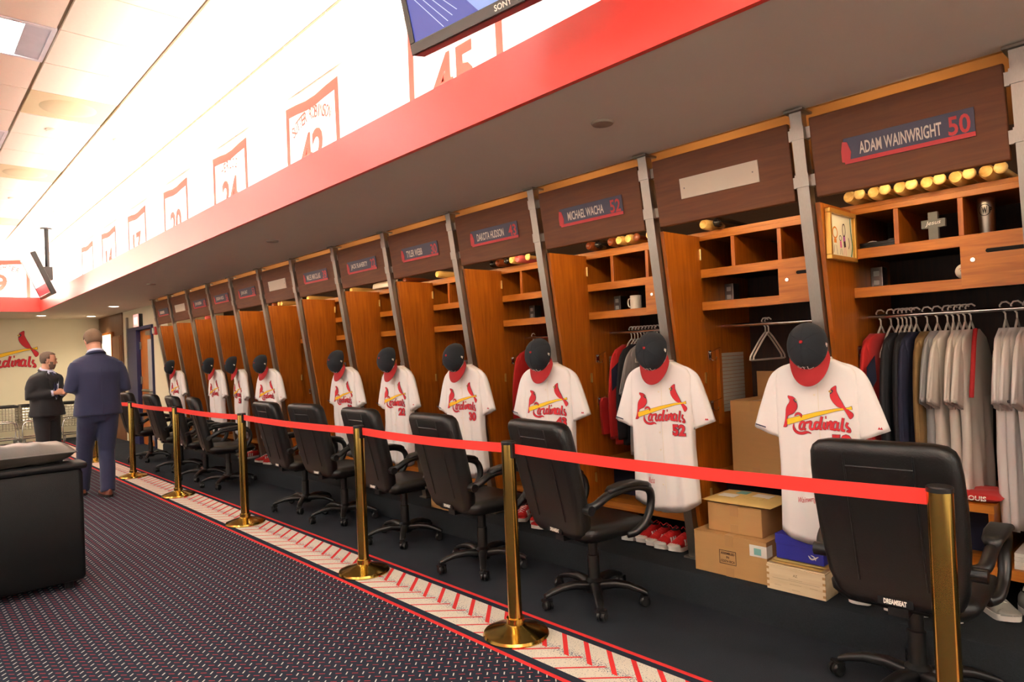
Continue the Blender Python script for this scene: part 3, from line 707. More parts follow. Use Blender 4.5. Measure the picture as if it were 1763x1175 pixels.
    fe = lambda z: 3.17+(2.55-z)*0.1455+0.012-CX       # free edge runs along the slanting post
    d['door'] = me_from('door', MB().prism([(-0.024, 0.37), (-0.024, 2.11), (fe(2.11), 2.11), (fe(0.37), 0.37)], lambda u, v, dd: (u, dd, v-ST), LW-0.056, LW-0.034), K['oak'])
    for i, z in enumerate((2.0, 1.25, 0.55)):
        h = MB(); h.box(-0.036, -0.0225, LW-0.062, LW-0.012, z-0.03-ST, z+0.03-ST); h.tube([(-0.030, LW-0.063, z-0.033-ST), (-0.030, LW-0.063, z+0.033-ST)], 0.006, 8)
        d['hinge_%d' % i] = me_from('hinge', h, K['hinge'], True)
    return d
LM = locker_meshes()
locker_roots = []
for i in range(14):
    yl, yr = PY[i], PY[i+1]
    extra = {1: ', under a blank cream plate', 5: ', under a blank cream plate', 11: ', open with empty hangers and cartons', 12: ', full of hanging jerseys and bats'}.get(i, '')
    lab = f'orange oak locker, {ORD[i]} from the far door{extra}' if i < 13 else 'orange oak locker closest to the camera at the right edge'
    t = thing('locker', lab, 'locker', (CX, yr, ST), 0, 'row of oak lockers')
    t.scale = (1, (yl-yr)/LW, 1)
    locker_roots.append(t)
    for key in ('side_left', 'side_right', 'back_panel', 'top_panel', 'stile_left', 'stile_right', 'rail_top', 'rail_1', 'rail_2', 'shelf_1', 'shelf_2', 'divider_1', 'divider_2', 'box_side', 'rod', 'bench_top', 'bench_side', 'bench_low', 'bench_back', 'strip', 'vent', 'hook_1', 'hook_2'):
        o = obj(LM[key].name.split('.')[0], LM[key], None, t)
        if key.startswith(('rail', 'stile', 'divider')): b = o.modifiers.new('bevel', 'BEVEL'); b.width = 0.002; b.segments = 1
    lb = obj('lockbox_door', LM['lockbox_door'], None, t); obj('slot', LM['slot'], None, lb); obj('keylock', LM['keylock'], None, lb)
    dr = obj('door', LM['door'], None, t)
    for k in range(3): obj('hinge', LM['hinge_%d' % k], None, dr)

# ================================================================== slanting steel posts and name boards
SL = 0.1455
px_at = lambda z: 3.17+(2.55-z)*SL
def slant(u, v, d):     # u along -Y, v height, d towards the aisle
    return (px_at(v)-d, -u, v)
hw = 0.028
sh = MB(); z0, z1 = ST, 2.541
sh.loft([[(px_at(z)-hw, -hw, z), (px_at(z)+hw, -hw, z), (px_at(z)+hw, hw, z), (px_at(z)-hw, hw, z)] for z in (z0, z1)])
sh_me = me_from('shaft', sh, K['steel'])
fl_me = me_from('flange', MB().box(px_at(2.545)-0.05, px_at(2.545)+0.06, -0.045, 0.045, 2.531, 2.5415), K['steel'])
ft_me = me_from('foot_plate', MB().box(px_at(ST)-0.05, px_at(ST)+0.05, -0.05, 0.05, ST, ST+0.01), K['steel'])
def bracket(z):
    m = MB(); m.prism([(-0.075, z-0.026), (0.075, z-0.026), (0.075, z+0.026), (-0.075, z+0.026)], slant, -0.012, 0.006)
    m.prism([(-hw-0.004, z-0.029), (hw+0.004, z-0.029), (hw+0.004, z+0.029), (-hw-0.004, z+0.029)], slant, -0.032, 0.033)
    return m
br_me = [me_from('bracket', bracket(z), K['steel']) for z in (2.435, 2.215)]
for i in range(14):
    t = thing('steel_post', f'slanting brushed steel post, {ORD[i]} from the far door', 'post', (0, PY[i], 0), 0, 'slanting steel posts')
    for nm, me in (('shaft', sh_me), ('flange', fl_me), ('foot_plate', ft_me), ('bracket', br_me[0]), ('bracket', br_me[1])): obj(nm, me, None, t)
K['strip'] = emit('strip_lamp_glow', (1.0, 0.78, 0.48, 1), 38)
NAMES = ['', None, 'JOHN BREBBIA', 'JORDAN HICKS', 'JOHN GANT', None, 'MILES MIKOLAS', 'JACK FLAHERTY', 'TYLER WEBB', 'DAKOTA HUDSON', 'MICHAEL WACHA', None, 'ADAM WAINWRIGHT']
NUMS = ['', '', '60', '56', '53', '', '39', '22', '30', '43', '52', '', '50']
for i in range(13):
    yl, yr = PY[i]-0.05, PY[i+1]+0.05; wd = yl-yr
    nm = NAMES[i]
    lab = f'dark brown name board {"with a blank cream plate" if nm is None else "with a navy and red name plate"}, {ORD[i]} from the far door'
    t = thing('name_board', lab, 'sign', (0, yl, 2.13), 0, 'name boards above the lockers')
    W = lambda u, v, d: (px_at(2.13+v)-d, -u, v)
    m = MB(); m.prism([(0, 0), (wd, 0), (wd, 0.368), (0, 0.368)], W, -0.022, 0.008); obj('board', m, K['board'], t, bev=0.006)
    m = MB(); m.tube([W(0.12, 0.085, -0.07), W(wd-0.12, 0.085, -0.07)], 0.012, 10); lm = obj('strip_lamp', m, K['strip'], t, smooth=True)
    for u in (0.10, wd-0.12): m = MB(); m.prism([(u, 0.07), (u+0.02, 0.07), (u+0.02, 0.10), (u, 0.10)], W, -0.09, -0.02); obj('lamp_holder', m, K['steel'], lm)
    p0 = wd/2-0.25+0.02; p1 = p0+0.50; c0, c1 = 0.118, 0.232
    if nm is None:
        p0, p1 = wd/2-0.225, wd/2+0.225; c0, c1 = 0.128, 0.236
        m = MB(); m.prism([(p0, c0), (p1, c0), (p1, c1), (p0, c1)], W, 0.0085, 0.014); pl = obj('blank_plate', m, K['blank'], t, bev=0.001)
        for u in (p0+0.025, p1-0.03):
            m = MB(); m.prism([(u+0.004*math.cos(k*PI/5), 0.182+0.004*math.sin(k*PI/5)) for k in range(10)], W, 0.0138, 0.0155); obj('screw', m, K['steel'], pl)
    else:
        m = MB(); m.prism([(p0, c0), (p1, c0), (p1, c1), (p0, c1)], W, 0.0085, 0.014); pl = obj('name_plate', m, K['plate'], t, bev=0.001)
        m = MB(); m.prism([(p0, c0), (p1, c0), (p1, c0+0.018), (p0, c0+0.018)], W, 0.0138, 0.0152); obj('red_stripe', m, K['platered'], pl)
        m = MB(); m.prism([(p0-0.012, c0+0.012), (p0+0.022, c0+0.004), (p0+0.030, c0+0.05), (p0+0.016, c1-0.018), (p0-0.004, c1-0.014), (p0-0.012, c0+0.06)], W, 0.0138, 0.0156); obj('red_tab', m, K['platered'], pl)
        if nm:
            m = MB(); add_text(m, nm, lambda u, v: W(p0+0.065+u, c0+0.032+v, 0.0152), 0.054, min(0.32, 0.0225*len(nm)), bold=0.02); obj('name_lettering', m, K['platetxt'], pl)
            m = MB(); add_text(m, NUMS[i], lambda u, v: W(p0+0.408+u, c0+0.02+v, 0.0154), 0.076, 0.078, bold=0.02); obj('plate_number', m, K['platered'], pl)
        else:
            m = MB()
            for k in range(9): m.prism([(p0+0.075+0.026*k, c0+0.036), (p0+0.095+0.026*k, c0+0.036), (p0+0.095+0.026*k, c0+0.08), (p0+0.075+0.026*k, c0+0.08)], W, 0.014, 0.0152)
            obj('name_lettering', m, K['platetxt'], pl)

# ================================================================== garments
def lerp_tab(tab, x):
    for (a, va), (b, vb) in zip(tab, tab[1:]):
        if x <= b: 
            t = (x-a)/(b-a) if b > a else 0
            t = max(0, min(1, t)); return va+(vb-va)*t
    return tab[-1][1]
WT = [(0, 0.072), (0.02, 0.105), (0.05, 0.160), (0.085, 0.182), (0.15, 0.188), (0.35, 0.186), (0.6, 0.182), (1.0, 0.192)]
DT = [(0, 0.040), (0.05, 0.045), (0.12, 0.048), (0.4, 0.048), (1.0, 0.042)]
PE = 5.0
class Top:
    """hanging shirt: local x across the chest, -y the front, z down from the collar"""
    def __init__(s, L=0.84, w=1.0, d=1.0, fold=0.010, seed=0, sleeve=0.36, sl_r=(0.062, 0.074), long=False, tail=0.05, sp=0.262, asym=0.0):
        s.L, s.w, s.d, s.fold, s.seed, s.sleeve, s.sl_r, s.long, s.tail, s.sp, s.asym = L, w, d, fold, seed, sleeve, sl_r, long, tail, sp, asym
    def W(s, t): return lerp_tab(WT, t)*s.w
    def D(s, t): return lerp_tab(DT, t)*s.d
    def fd(s, u, t, back=False):
        a = max(0, min(1, (t-0.12)/0.5)); k = s.seed
        return s.fold*a*(math.sin(u*38+k*1.7+t*3)+0.6*math.sin(u*71+k*2.9-t*4)*a)
    def front(s, u, z, lift=0.0):
        t = min(1, max(0, -z/s.L)); w = s.W(t); q = min(0.999, abs(u)/w)
        return (u, -s.D(t)*(1-q**PE)**(1/PE)+s.fd(u, t)-lift, z)
    def mesh(s):
        mb = MB(); n = 56; m = 32; rings = []
        for j in range(m+1):
            t = (j/m)**1.25; w = s.W(t); d = s.D(t); ring = []
            for k in range(n):
                h = n//2; ph = (k % h)/h; sa = -1 if k < h else 1
                u = w*0.9995*math.sin(PI*(ph-0.5))*(-sa); q = min(1, abs(u)/w)
                y = sa*d*max(0, 1-q**PE)**(1/PE)
                z = -t*s.L - (s.tail*(1-(u/w)**2)*(1.0 if sa < 0 else 1.5) * max(0, (t-0.75)/0.25) if s.tail else 0)
                ring.append((u, y+s.fd(u, t), z))
            rings.append(ring)
        # open hem: fold the last ring inwards
        last = rings[-1]; rings.append([(x*0.97, y*0.8, z+0.02) for x, y, z in last])
        rings.append([(x*0.9, y*0.3, z+0.06) for x, y, z in last])
        mb.loft(rings)
        for sg in (-1, 1):
            N = 22; rr = []
            if s.long:
                tab = [(0.06, -0.003, 0.09, -0.13, 0.030), (0.165, -0.040, 0.12, -0.19, 0.050), (0.222, -0.100, 0.135, -0.22, 0.052), (0.262, -0.30, 0.155, -0.33, 0.050), (0.27, -0.48, 0.165, -0.49, 0.046), (0.262, -0.655, 0.172, -0.655, 0.042)]
            else:
                e = s.sleeve/0.36; q = s.sp/0.262
                tab = [(0.055, -0.002, 0.10, -0.12, 0.024), (0.120, -0.020, 0.128, -0.155, 0.034), (0.176, -0.042, 0.146, -0.185, 0.042), (0.222, -0.090, 0.158, -0.215, 0.046), (0.266*q, -0.21*e, 0.168, -0.29*e, 0.046), (0.306*q, -0.335*e, 0.180, -0.385*e, 0.042)]
            tab = catmull(tab, 4)
            for i, (ox, oz, ix, iz, dp) in enumerate(tab):
                cx_, cz_ = (ox+ix)/2*s.w, (oz+iz)/2; hx, hz = (ox-ix)/2*s.w, (oz-iz)/2; ring = []
                for k in range(N):
                    a_ = 2*PI*k/N; c_ = math.copysign(abs(math.cos(a_))**0.8, math.cos(a_))
                    wv = 1+0.12*math.sin(2*a_+s.seed)*i/len(tab)
                    ring.append((sg*(cx_+hx*c_), dp*0.68*s.d*math.sin(a_)*wv+s.fold*0.6*math.sin(k*1.9+i*0.3+s.seed)*i/len(tab), cz_+hz*c_))
                rr.append(ring)
            e_ = rr[-1]; cxm = sum(p[0] for p in e_)/N; cym = sum(p[1] for p in e_)/N; czm = sum(p[2] for p in e_)/N
            rr.append([(cxm+(x-cxm)*0.94, cym+(y-cym)*0.8, czm+(z-czm)*0.94+0.004) for x, y, z in e_])
            rr.append([(cxm+(x-cxm)*0.80-sg*0.01, cym+(y-cym)*0.5, czm+(z-czm)*0.8+0.05) for x, y, z in e_])
            mb.loft(rr)
        return mb
UJ = lambda px: (px/10.68+1340-1408)/359
ZJ = lambda py: -(py/10.68+655-622)/359
def make_jersey_meshes(seed, asym):
    T_ = Top(seed=seed, tail=0.055, L=0.84 if seed == 0 else 0.80, fold=0.008 if seed == 0 else 0.011)
    fn = lambda px, py, l: T_.front(UJ(px), ZJ(py), l)
    d = dict(T=T_, fn=fn)
    d['cloth'] = me_from('shirt_body', T_.mesh(), K['jersey'], True, None)
    for nm, key in (('emblem_bat', 'bat'), ('emblem_bird', 'birdL'), ('emblem_bird2', 'birdR'), ('emblem_script', 'lettering')):
        d[nm] = logo_mesh(nm, fn, PART[key], 0.0035, 90)
    d['buttons'] = []
    for k, z in enumerate((-0.10, -0.17, -0.40, -0.50, -0.60, -0.70)):
        b = MB(); x, y, zz = T_.front(0.0, z, 0.002); b.lathe([(0.0055, 0.0), (0.0055, -0.002), (0.0, -0.0025)], 10, (x, y, zz), axis='y')
        d['buttons'].append(me_from('shirt_button', b, K['jwarm'], True))
    pl = MB(); pts = [T_.front(0.016, -0.02-0.02*k, 0.0022) for k in range(41)]
    pl.tube(pts, 0.0014, 5); d['placket'] = me_from('placket_seam', pl, K['jwarm'], True)
    col = MB(); ring = []
    for k in range(25):
        a = PI*(0.06+1.88*k/24)-PI/2
        ring.append((0.07*math.cos(a+PI/2+PI/2*0), -0.046*math.sin(a+PI/2), 0.002-0.035*max(0, math.sin(a+PI/2))))
    col.tube(ring, 0.007, 6, closed=True); d['collar'] = me_from('collar', col, K['jersey'], True)
    return d
JM = [make_jersey_meshes(0, 0), make_jersey_meshes(1, 0), make_jersey_meshes(2, 0)]
def cap_meshes():
    d = {}
    n, m = 36, 12; rings = []
    for j in range(m+1):
        t = PI/2*j/m; r = math.cos(t)**0.72 if j < m else 0.01; z = 0.106*math.sin(t)**0.95
        rings.append([(0.090*r*math.cos(2*PI*k/n)*(1-0.012*abs(math.cos(3*2*PI*k/n))), (0.112*r*math.sin(2*PI*k/n) - 0.004*math.sin(t)), z) for k in range(n)])
    mb = MB(); mb.loft(rings, cap0=False); mb.loft([[(x*0.96, y*0.96, z) for x, y, z in rings[0]], [(x*0.85, y*0.85, 0.05) for x, y, z in rings[0]]], cap0=False)
    d['crown'] = me_from('crown', mb, K['capnavy'], True, None)
    mb = MB()
    for k in range(3):
        pts = []
        for j in range(-m, m+1):
            t = PI/2*abs(j)/m; r = math.cos(t)**0.72 if abs(j) < m else 0.0; a = PI*k/3+PI/6*0+(0 if j <= 0 else PI)+PI/2
            pts.append((0.0905*r*math.cos(a), 0.1125*r*math.sin(a)-0.004*math.sin(t), 0.1065*math.sin(t)**0.95))
        mb.tube(pts, 0.0012, 5)
    d['seams'] = me_from('seam_stitching', mb, K['capnavy'], True)
    d['button'] = me_from('button', MB().ball((0, -0.004, 0.107), 0.0085, 0.0085, 0.006), K['capred'], True)
    mb = MB(); N = 24; top = []
    rows = []
    for q in range(5):
        s = q/4; row = []
        for k in range(N+1):
            a = PI*(0.06+0.88*k/N)
            xi, yi = 0.087*math.cos(a), -0.108*math.sin(a)
            xo, yo = 0.094*math.cos(a), -0.114*math.sin(a)-0.078*max(0, math.sin(a))**0.5
            x, y = xi+(xo-xi)*s, yi+(yo-yi)*s
            row.append((x, y, 0.004-0.016*(x/0.086)**2-0.012*s))
        rows.append(row)
    vs = [p for r in rows for p in r]; fs = []
    for q in range(4):
        for k in range(N): a = q*(N+1)+k; fs.append((a, a+1, a+N+2, a+N+1))
    nv = len(vs); vs2 = [(x, y, z-0.004) for x, y, z in vs]
    mb.add(vs+vs2, fs+[tuple(i+nv for i in reversed(f)) for f in fs])
    edge = [(4*(N+1)+k) for k in range(N+1)]
    mb.add([vs[i] for i in edge]+[vs2[i] for i in edge], [(k, k+1, k+N+2, k+N+1) for k in range(N)])
    d['brim'] = me_from('brim', mb, K['capred'], True, None)
    mb = MB()
    def on(u, v):   # emblem on the front panel near the brim
        a = math.asin(max(-1, min(1, u/0.09))); return (0.092*math.sin(a), -0.1155*math.cos(a)+0.010*(v/0.05), 0.014+v)
    for st in ([(-0.022, 0.034), (-0.03, 0.026), (-0.018, 0.018), (-0.026, 0.006), (-0.036, 0.010)], [(-0.006, 0.034), (-0.006, 0.004)], [(-0.014, 0.026), (0.004, 0.026)], [(0.014, 0.034), (0.012, 0.004), (0.034, 0.006)]):
        v, f = ribbon2d(st, 0.005, 4); mb.add([on(*p) for p in v], f)
    d['emblem'] = me_from('front_emblem', mb, K['paper'])
    d['side'] = me_from('side_logo', MB().box(0.0875, 0.0905, -0.006, 0.006, 0.016, 0.034).box(0.087, 0.090, -0.011, -0.004, 0.016, 0.022), K['paper'])
    d['eyelets'] = me_from('eyelets', MB().ball((0.052, -0.05, 0.076), 0.003).ball((-0.052, -0.05, 0.076), 0.003), K['stone'], True)
    return d
CM = cap_meshes()
JP = {1: '', 3: '', 4: '53', 5: '', 7: '39', 8: '22', 9: '30', 10: '43', 11: '52', 12: '50'}
SIG = {12: 'Wainwright', 11: 'Wacha'}
TILT = {1: 4, 3: 2, 4: -6, 5: 10, 7: 4, 8: 2, 9: 6, 10: 12, 11: 10, 12: 8}
for i, num in JP.items():
    J = JM[0] if i in (12,) else JM[1+i % 2]
    fn = J['fn']
    lab = f'white bird emblem jersey on the {ORD[i]} post from the far door'
    t = thing('baseball_jersey', lab, 'jersey', (px_at(1.36)-0.083, PY[i]+0.008, 1.365), R(-90+TILT[i]), 'white jerseys hung on the posts')
    obj('shirt_body', J['cloth'], None, t); obj('collar', J['collar'], None, t); obj('placket_seam', J['placket'], None, t); [obj('shirt_button', q, None, t) for q in J['buttons']]
    obj('emblem_bat', J['emblem_bat'], None, t); obj('emblem_bird', J['emblem_bird'], None, t); obj('emblem_bird', J['emblem_bird2'], None, t); obj('emblem_script', J['emblem_script'], None, t)
    if num:
        me = logo_mesh('jersey_number', fn, [('text', num, 262, 330, (984, 1258), K['lnavy'], 0.075), ], 0.003, 90); obj('number_outline', me, None, t)
        me = logo_mesh('jersey_number', fn, [('text', num, 250, 318, (990, 1252), K['lred'], 0.05)], 0.0045, 90); obj('jersey_number', me, None, t)
    if i in SIG:
        tt = J['T']; m = MB(); add_text(m, SIG[i], lambda u, v: tt.front(-0.095+u, -0.70+v+u*0.12, 0.003), 0.035, 0.095 if len(SIG[i]) > 6 else 0.05, shear=0.35)
        obj('signature', m, K['lred'], t)
    # sleeve marks
    m = MB(); m.add([(-0.285+0.0*0, -0.047, -0.315), (-0.235, -0.047, -0.33), (-0.2352, -0.047, -0.336), (-0.2852, -0.047, -0.321)], [(0, 1, 2, 3)]); obj('sleeve_print', m, K['lnavy'], t)
    m = MB()
    for q in (0, 0.009): m.add([(0.262+q, -0.046, -0.325), (0.268+q, -0.046, -0.313), (0.274+q, -0.046, -0.325)], [(0, 1, 2)])
    obj('sleeve_mark', m, K['lred'], t)
    cp = thing('baseball_hat', f'navy cap with red brim and red button on the {ORD[i]} post from the far door', 'cap', (px_at(1.43)-0.155, PY[i]+0.005, 1.428), 0, 'navy and red caps hung on the posts')
    # crown axis towards the aisle, brim down
    M = Matrix.Rotation(R(-90+TILT[i]*0.8), 4, 'Z') @ Matrix.Rotation(R(76), 4, 'X')
    cp.rotation_euler = M.to_euler()
    for k in ('crown', 'seams', 'button', 'brim', 'emblem', 'side', 'eyelets'): obj(CM[k].name.split('.')[0], CM[k], None, cp)

# ================================================================== office chairs
def rrect(hx, hy, r, n=5):
    P = []
    for cx, cy, a0 in ((hx-r, hy-r, 0), (-hx+r, hy-r, PI/2), (-hx+r, -hy+r, PI), (hx-r, -hy+r, 3*PI/2)):
        for k in range(n+1): a = a0+PI/2*k/n; P.append((cx+r*math.cos(a), cy+r*math.sin(a)))
    return P
def chair_meshes():
    d = {}
    bx = lambda z: -0.225-(z-0.48)*0.24        # centre line of the reclined back
    mb = MB(); rings = []
    for z, hwid, th in ((0.432, 0.15, 0.028), (0.442, 0.185, 0.04), (0.47, 0.215, 0.047), (0.54, 0.238, 0.05), (0.7, 0.252, 0.05), (0.85, 0.256, 0.05), (0.97, 0.252, 0.052), (1.03, 0.245, 0.055), (1.055, 0.235, 0.052), (1.072, 0.215, 0.042), (1.08, 0.18, 0.02)):
        rings.append([(bx(z)+x, y, z) for x, y in rrect(th, hwid, min(th*0.9, 0.045))])
    mb.loft(rings); d['backrest'] = me_from('backrest', mb, K['leather'], True, 60)
    fy = lambda y, z, o=0.052: (bx(z)-o, y, z)
    for nm, sg in (('seam_a', -1), ('seam_b', 1)):
        m = MB(); m.tube([fy(sg*0.115, z, 0.0515 if z < 1.0 else 0.054) for z in (0.53, 0.62, 0.75, 0.9, 1.0, 1.035)]+[(bx(1.05), sg*0.115, 1.078)], 0.004, 6); d[nm] = me_from('seam_piping', m, K['leather'], True)
    m = MB(); m.tube([fy(y, 0.985, 0.053) for y in (-0.115, -0.05, 0.05, 0.115)], 0.0035, 6)
    d['seam_c'] = me_from('seam_piping', m, K['leather'], True)
    m = MB(); m.box(bx(0.46)-0.052, bx(0.46)-0.03, -0.06, 0.06, 0.448, 0.478); d['tag'] = me_from('brand_tag', m, K['black'])
    m = MB(); add_text(m, 'DREAMSEAT', lambda u, v: (bx(0.46)-0.0535, -u, 0.453+v), 0.02, 0.078, bold=0.05, center=True); d['tagtxt'] = me_from('brand_lettering', m, K['paper'])
    mb = MB(); rings = []
    for z, hx, hy in ((0.405, 0.19, 0.18), (0.415, 0.235, 0.225), (0.45, 0.262, 0.252), (0.48, 0.265, 0.255), (0.498, 0.25, 0.24), (0.506, 0.21, 0.2)):
        rings.append([(0.02+x, y, z-(0.035*max(0, x-0.12)/0.14 if z > 0.46 else 0)) for x, y in rrect(hx, hy, 0.07 if hx > 0.2 else 0.05)])
    mb.loft(rings); d['seat'] = me_from('seat', mb, K['leather'], True, 60)
    for nm, sg in (('arm_l', 1), ('arm_r', -1)):
        y = sg*0.275
        m = MB(); pts = catmull([(-0.245, sg*0.24, 0.615), (-0.21, y, 0.63), (-0.12, y+sg*0.01, 0.675), (0.0, y+sg*0.012, 0.69), (0.1, y+sg*0.012, 0.69), (0.185, y+sg*0.01, 0.655), (0.205, y, 0.58), (0.17, y, 0.50), (0.10, y-sg*0.01, 0.44), (0.05, sg*0.235, 0.425)], 5)
        m.tube(pts, 0.023, 10); d[nm] = me_from('armrest', m, K['black'], True, None)
        m = MB(); rings = []
        for x, hwid, z in ((-0.13, 0.02, 0.692), (-0.10, 0.034, 0.704), (-0.02, 0.04, 0.714), (0.08, 0.04, 0.714), (0.15, 0.034, 0.698), (0.185, 0.02, 0.68)):
            rings.append([(x, y+sg*0.01+a, z+b) for a, b in rrect(hwid, 0.014, 0.012, 4)])
        m.loft(rings); d[nm+'_pad'] = me_from('arm_pad', m, K['leather'], True, None)
        m = MB(); m.lathe([(0.0, -0.03), (0.026, -0.03), (0.026, 0.03), (0.0, 0.03)], 14, (-0.25, sg*0.262, 0.612), axis='y'); d[nm+'_bolt'] = me_from('arm_bolt', m, K['black'], True)
    m = MB(); m.lathe([(0.0, 0.06), (0.05, 0.06), (0.05, 0.125), (0.034, 0.14), (0.034, 0.27), (0.028, 0.275), (0.028, 0.38), (0.06, 0.385), (0.06, 0.405), (0.0, 0.405)], 20); d['column'] = me_from('gas_column', m, K['black'], True)
    m = MB(); m.box(-0.14, 0.12, -0.09, 0.09, 0.385, 0.412); m.box(-0.22, -0.13, -0.035, 0.035, 0.40, 0.425); m.box(-0.24, -0.2, -0.035, 0.035, 0.40, 0.48); d['mech'] = me_from('tilt_mechanism', m, K['black'])
    for k in range(5):
        a = 2*PI*k/5+R(18); ca, sa = math.cos(a), math.sin(a)
        m = MB(); rings = []
        for r, hwid, z, h in ((0.03, 0.03, 0.095, 0.026), (0.12, 0.026, 0.112, 0.022), (0.2, 0.023, 0.106, 0.018), (0.27, 0.022, 0.086, 0.014), (0.305, 0.018, 0.072, 0.010)):
            rings.append([(r*ca-y*sa, r*sa+y*ca, z+b) for y, b in rrect(hwid, h, h*0.7, 3)])
        m.loft(rings); d['leg%d' % k] = me_from('base_leg', m, K['black'], True, 50)
        m = MB(); cx, cy = 0.30*ca, 0.30*sa; an = a+0.9*k
        M = Matrix.Translation((cx, cy, 0)) @ Matrix.Rotation(an, 4, 'Z')
        w_ = MB(); w_.lathe([(0, -0.024), (0.02, -0.026), (0.029, -0.02), (0.029, -0.006), (0.02, -0.004), (0.02, 0.004), (0.029, 0.006), (0.029, 0.02), (0.02, 0.026), (0, 0.024)], 16, (0.018, 0, 0.03), axis='y')
        w_.tube([(0, 0, 0.03), (0, 0, 0.075)], 0.008, 8); w_.box(-0.005, 0.03, -0.027, 0.027, 0.048, 0.062); w_.xf(M)
        d['caster%d' % k] = me_from('caster', w_, K['black'], True)
    return d
CH = chair_meshes()
CHP = [(3.03, 0.905, 3), (2.97, 2.55, -8), (2.96, 3.53, -4), (3.0, 4.53, -2), (3.03, 5.55, 4), (3.0, 6.27, -2), (2.96, 8.20, -10), (2.95, 8.97, -6), (2.97, 10.03, 0), (2.96, 11.47, 10)]
for i, (x, y, a) in enumerate(CHP):
    x -= 0.025
    lab = ['nearest black leather office chair, behind the stanchion at the right edge', 'second black leather office chair from the camera'][i] if i < 2 else (f'{ORD[i]} black leather office chair from the camera' if i < 9 else 'farthest black leather office chair, by the far door')
    t = thing('office_chair', lab, 'chair', (x, y, 0), R(a), 'black office chairs facing the lockers')
    bk = obj('backrest', CH['backrest'], None, t)
    for k in ('seam_a', 'seam_b', 'seam_c'): obj('seam_piping', CH[k], None, bk)
    tg = obj('brand_tag', CH['tag'], None, t); obj('brand_lettering', CH['tagtxt'], None, tg)
    obj('seat', CH['seat'], None, t)
    for k in ('arm_l', 'arm_r'):
        ar = obj('armrest', CH[k], None, t); obj('arm_pad', CH[k+'_pad'], None, ar); obj('arm_bolt', CH[k+'_bolt'], None, ar)
    obj('gas_column', CH['column'], None, t); obj('tilt_mechanism', CH['mech'], None, t)
    for k in range(5): obj('base_leg', CH['leg%d' % k], None, t); obj('caster', CH['caster%d' % k], None, t)

# ================================================================== hangers and hanging clothes
RX, RZ = CX+0.26, 1.565
hm = MB(); arc = [(0, 0.022*math.sin(a), 0.014+0.022*math.cos(a)-0.002) for a in [R(-100)+R(25)*k for k in range(10)]]
hm.tube([(0.0, -0.0, -0.055)]+[(0, 0, -0.02)]+[(0, y, z) for _, y, z in reversed(arc)][:0] + [(0, 0.018, 0.004), (0, 0.021, 0.02), (0, 0.012, 0.034), (0, -0.006, 0.036), (0, -0.02, 0.024)], 0.0042, 7)
hm.tube(catmull([(0, 0, -0.05), (0.06, 0, -0.085), (0.14, 0, -0.145), (0.195, 0, -0.19), (0.2, 0, -0.205), (0.19, 0, -0.215), (0, 0, -0.215), (-0.19, 0, -0.215), (-0.2, 0, -0.205), (-0.195, 0, -0.19), (-0.14, 0, -0.145), (-0.06, 0, -0.085), (0, 0, -0.05)], 3), 0.0055, 7)
HM = me_from('clothes_hanger', hm, K['hanger'], True, None)
def hang(y, label, group, rz=0, loc_x=RX):
    o = obj('clothes_hanger', HM, None, loc=(loc_x, y, RZ-0.001)); o.rotation_euler = (0, 0, R(rz)); o.scale = (0.72 if 'empty' not in label else 1.0, 1, 1)
    return tag(o, label, 'hanger', group)
TOPS = {}
def top_me(key, m, **k):
    if key not in TOPS: TOPS[key] = me_from('cloth', Top(**k).mesh(), m, True, None)
    return TOPS[key]
def garment(y, key, m, label, name='hanging_jacket', cat='jacket', z=1.475, rz=0, extras=(), x=RX, **k):
    me = top_me(key, m, **k)
    t = thing(name, label, cat, (x, y, z), R(rz), 'clothes hanging in the lockers')
    obj('cloth', me, None, t)
    for nm, mb_, mm in extras: obj(nm, mb_, mm, t, smooth=True)
    return t
LONG = dict(L=0.70, w=0.98, d=0.52, long=True, tail=0.0, fold=0.006)
SHORT = dict(L=0.74, w=0.98, d=0.50, tail=0.03, fold=0.007, sl_r=(0.07, 0.085), sp=0.27, sleeve=0.36)
def stripe():
    m = MB(); m.loft([[(-0.262, -0.005, -0.23), (-0.165, -0.036, -0.13), (-0.175, -0.036, -0.24), (-0.252, -0.03, -0.36)], [(-0.29, 0.0, -0.24), (-0.17, -0.03, -0.12), (-0.18, -0.030, -0.25), (-0.29, -0.0, -0.37)]]); return m
sl = Top(**LONG)
N_H = 0
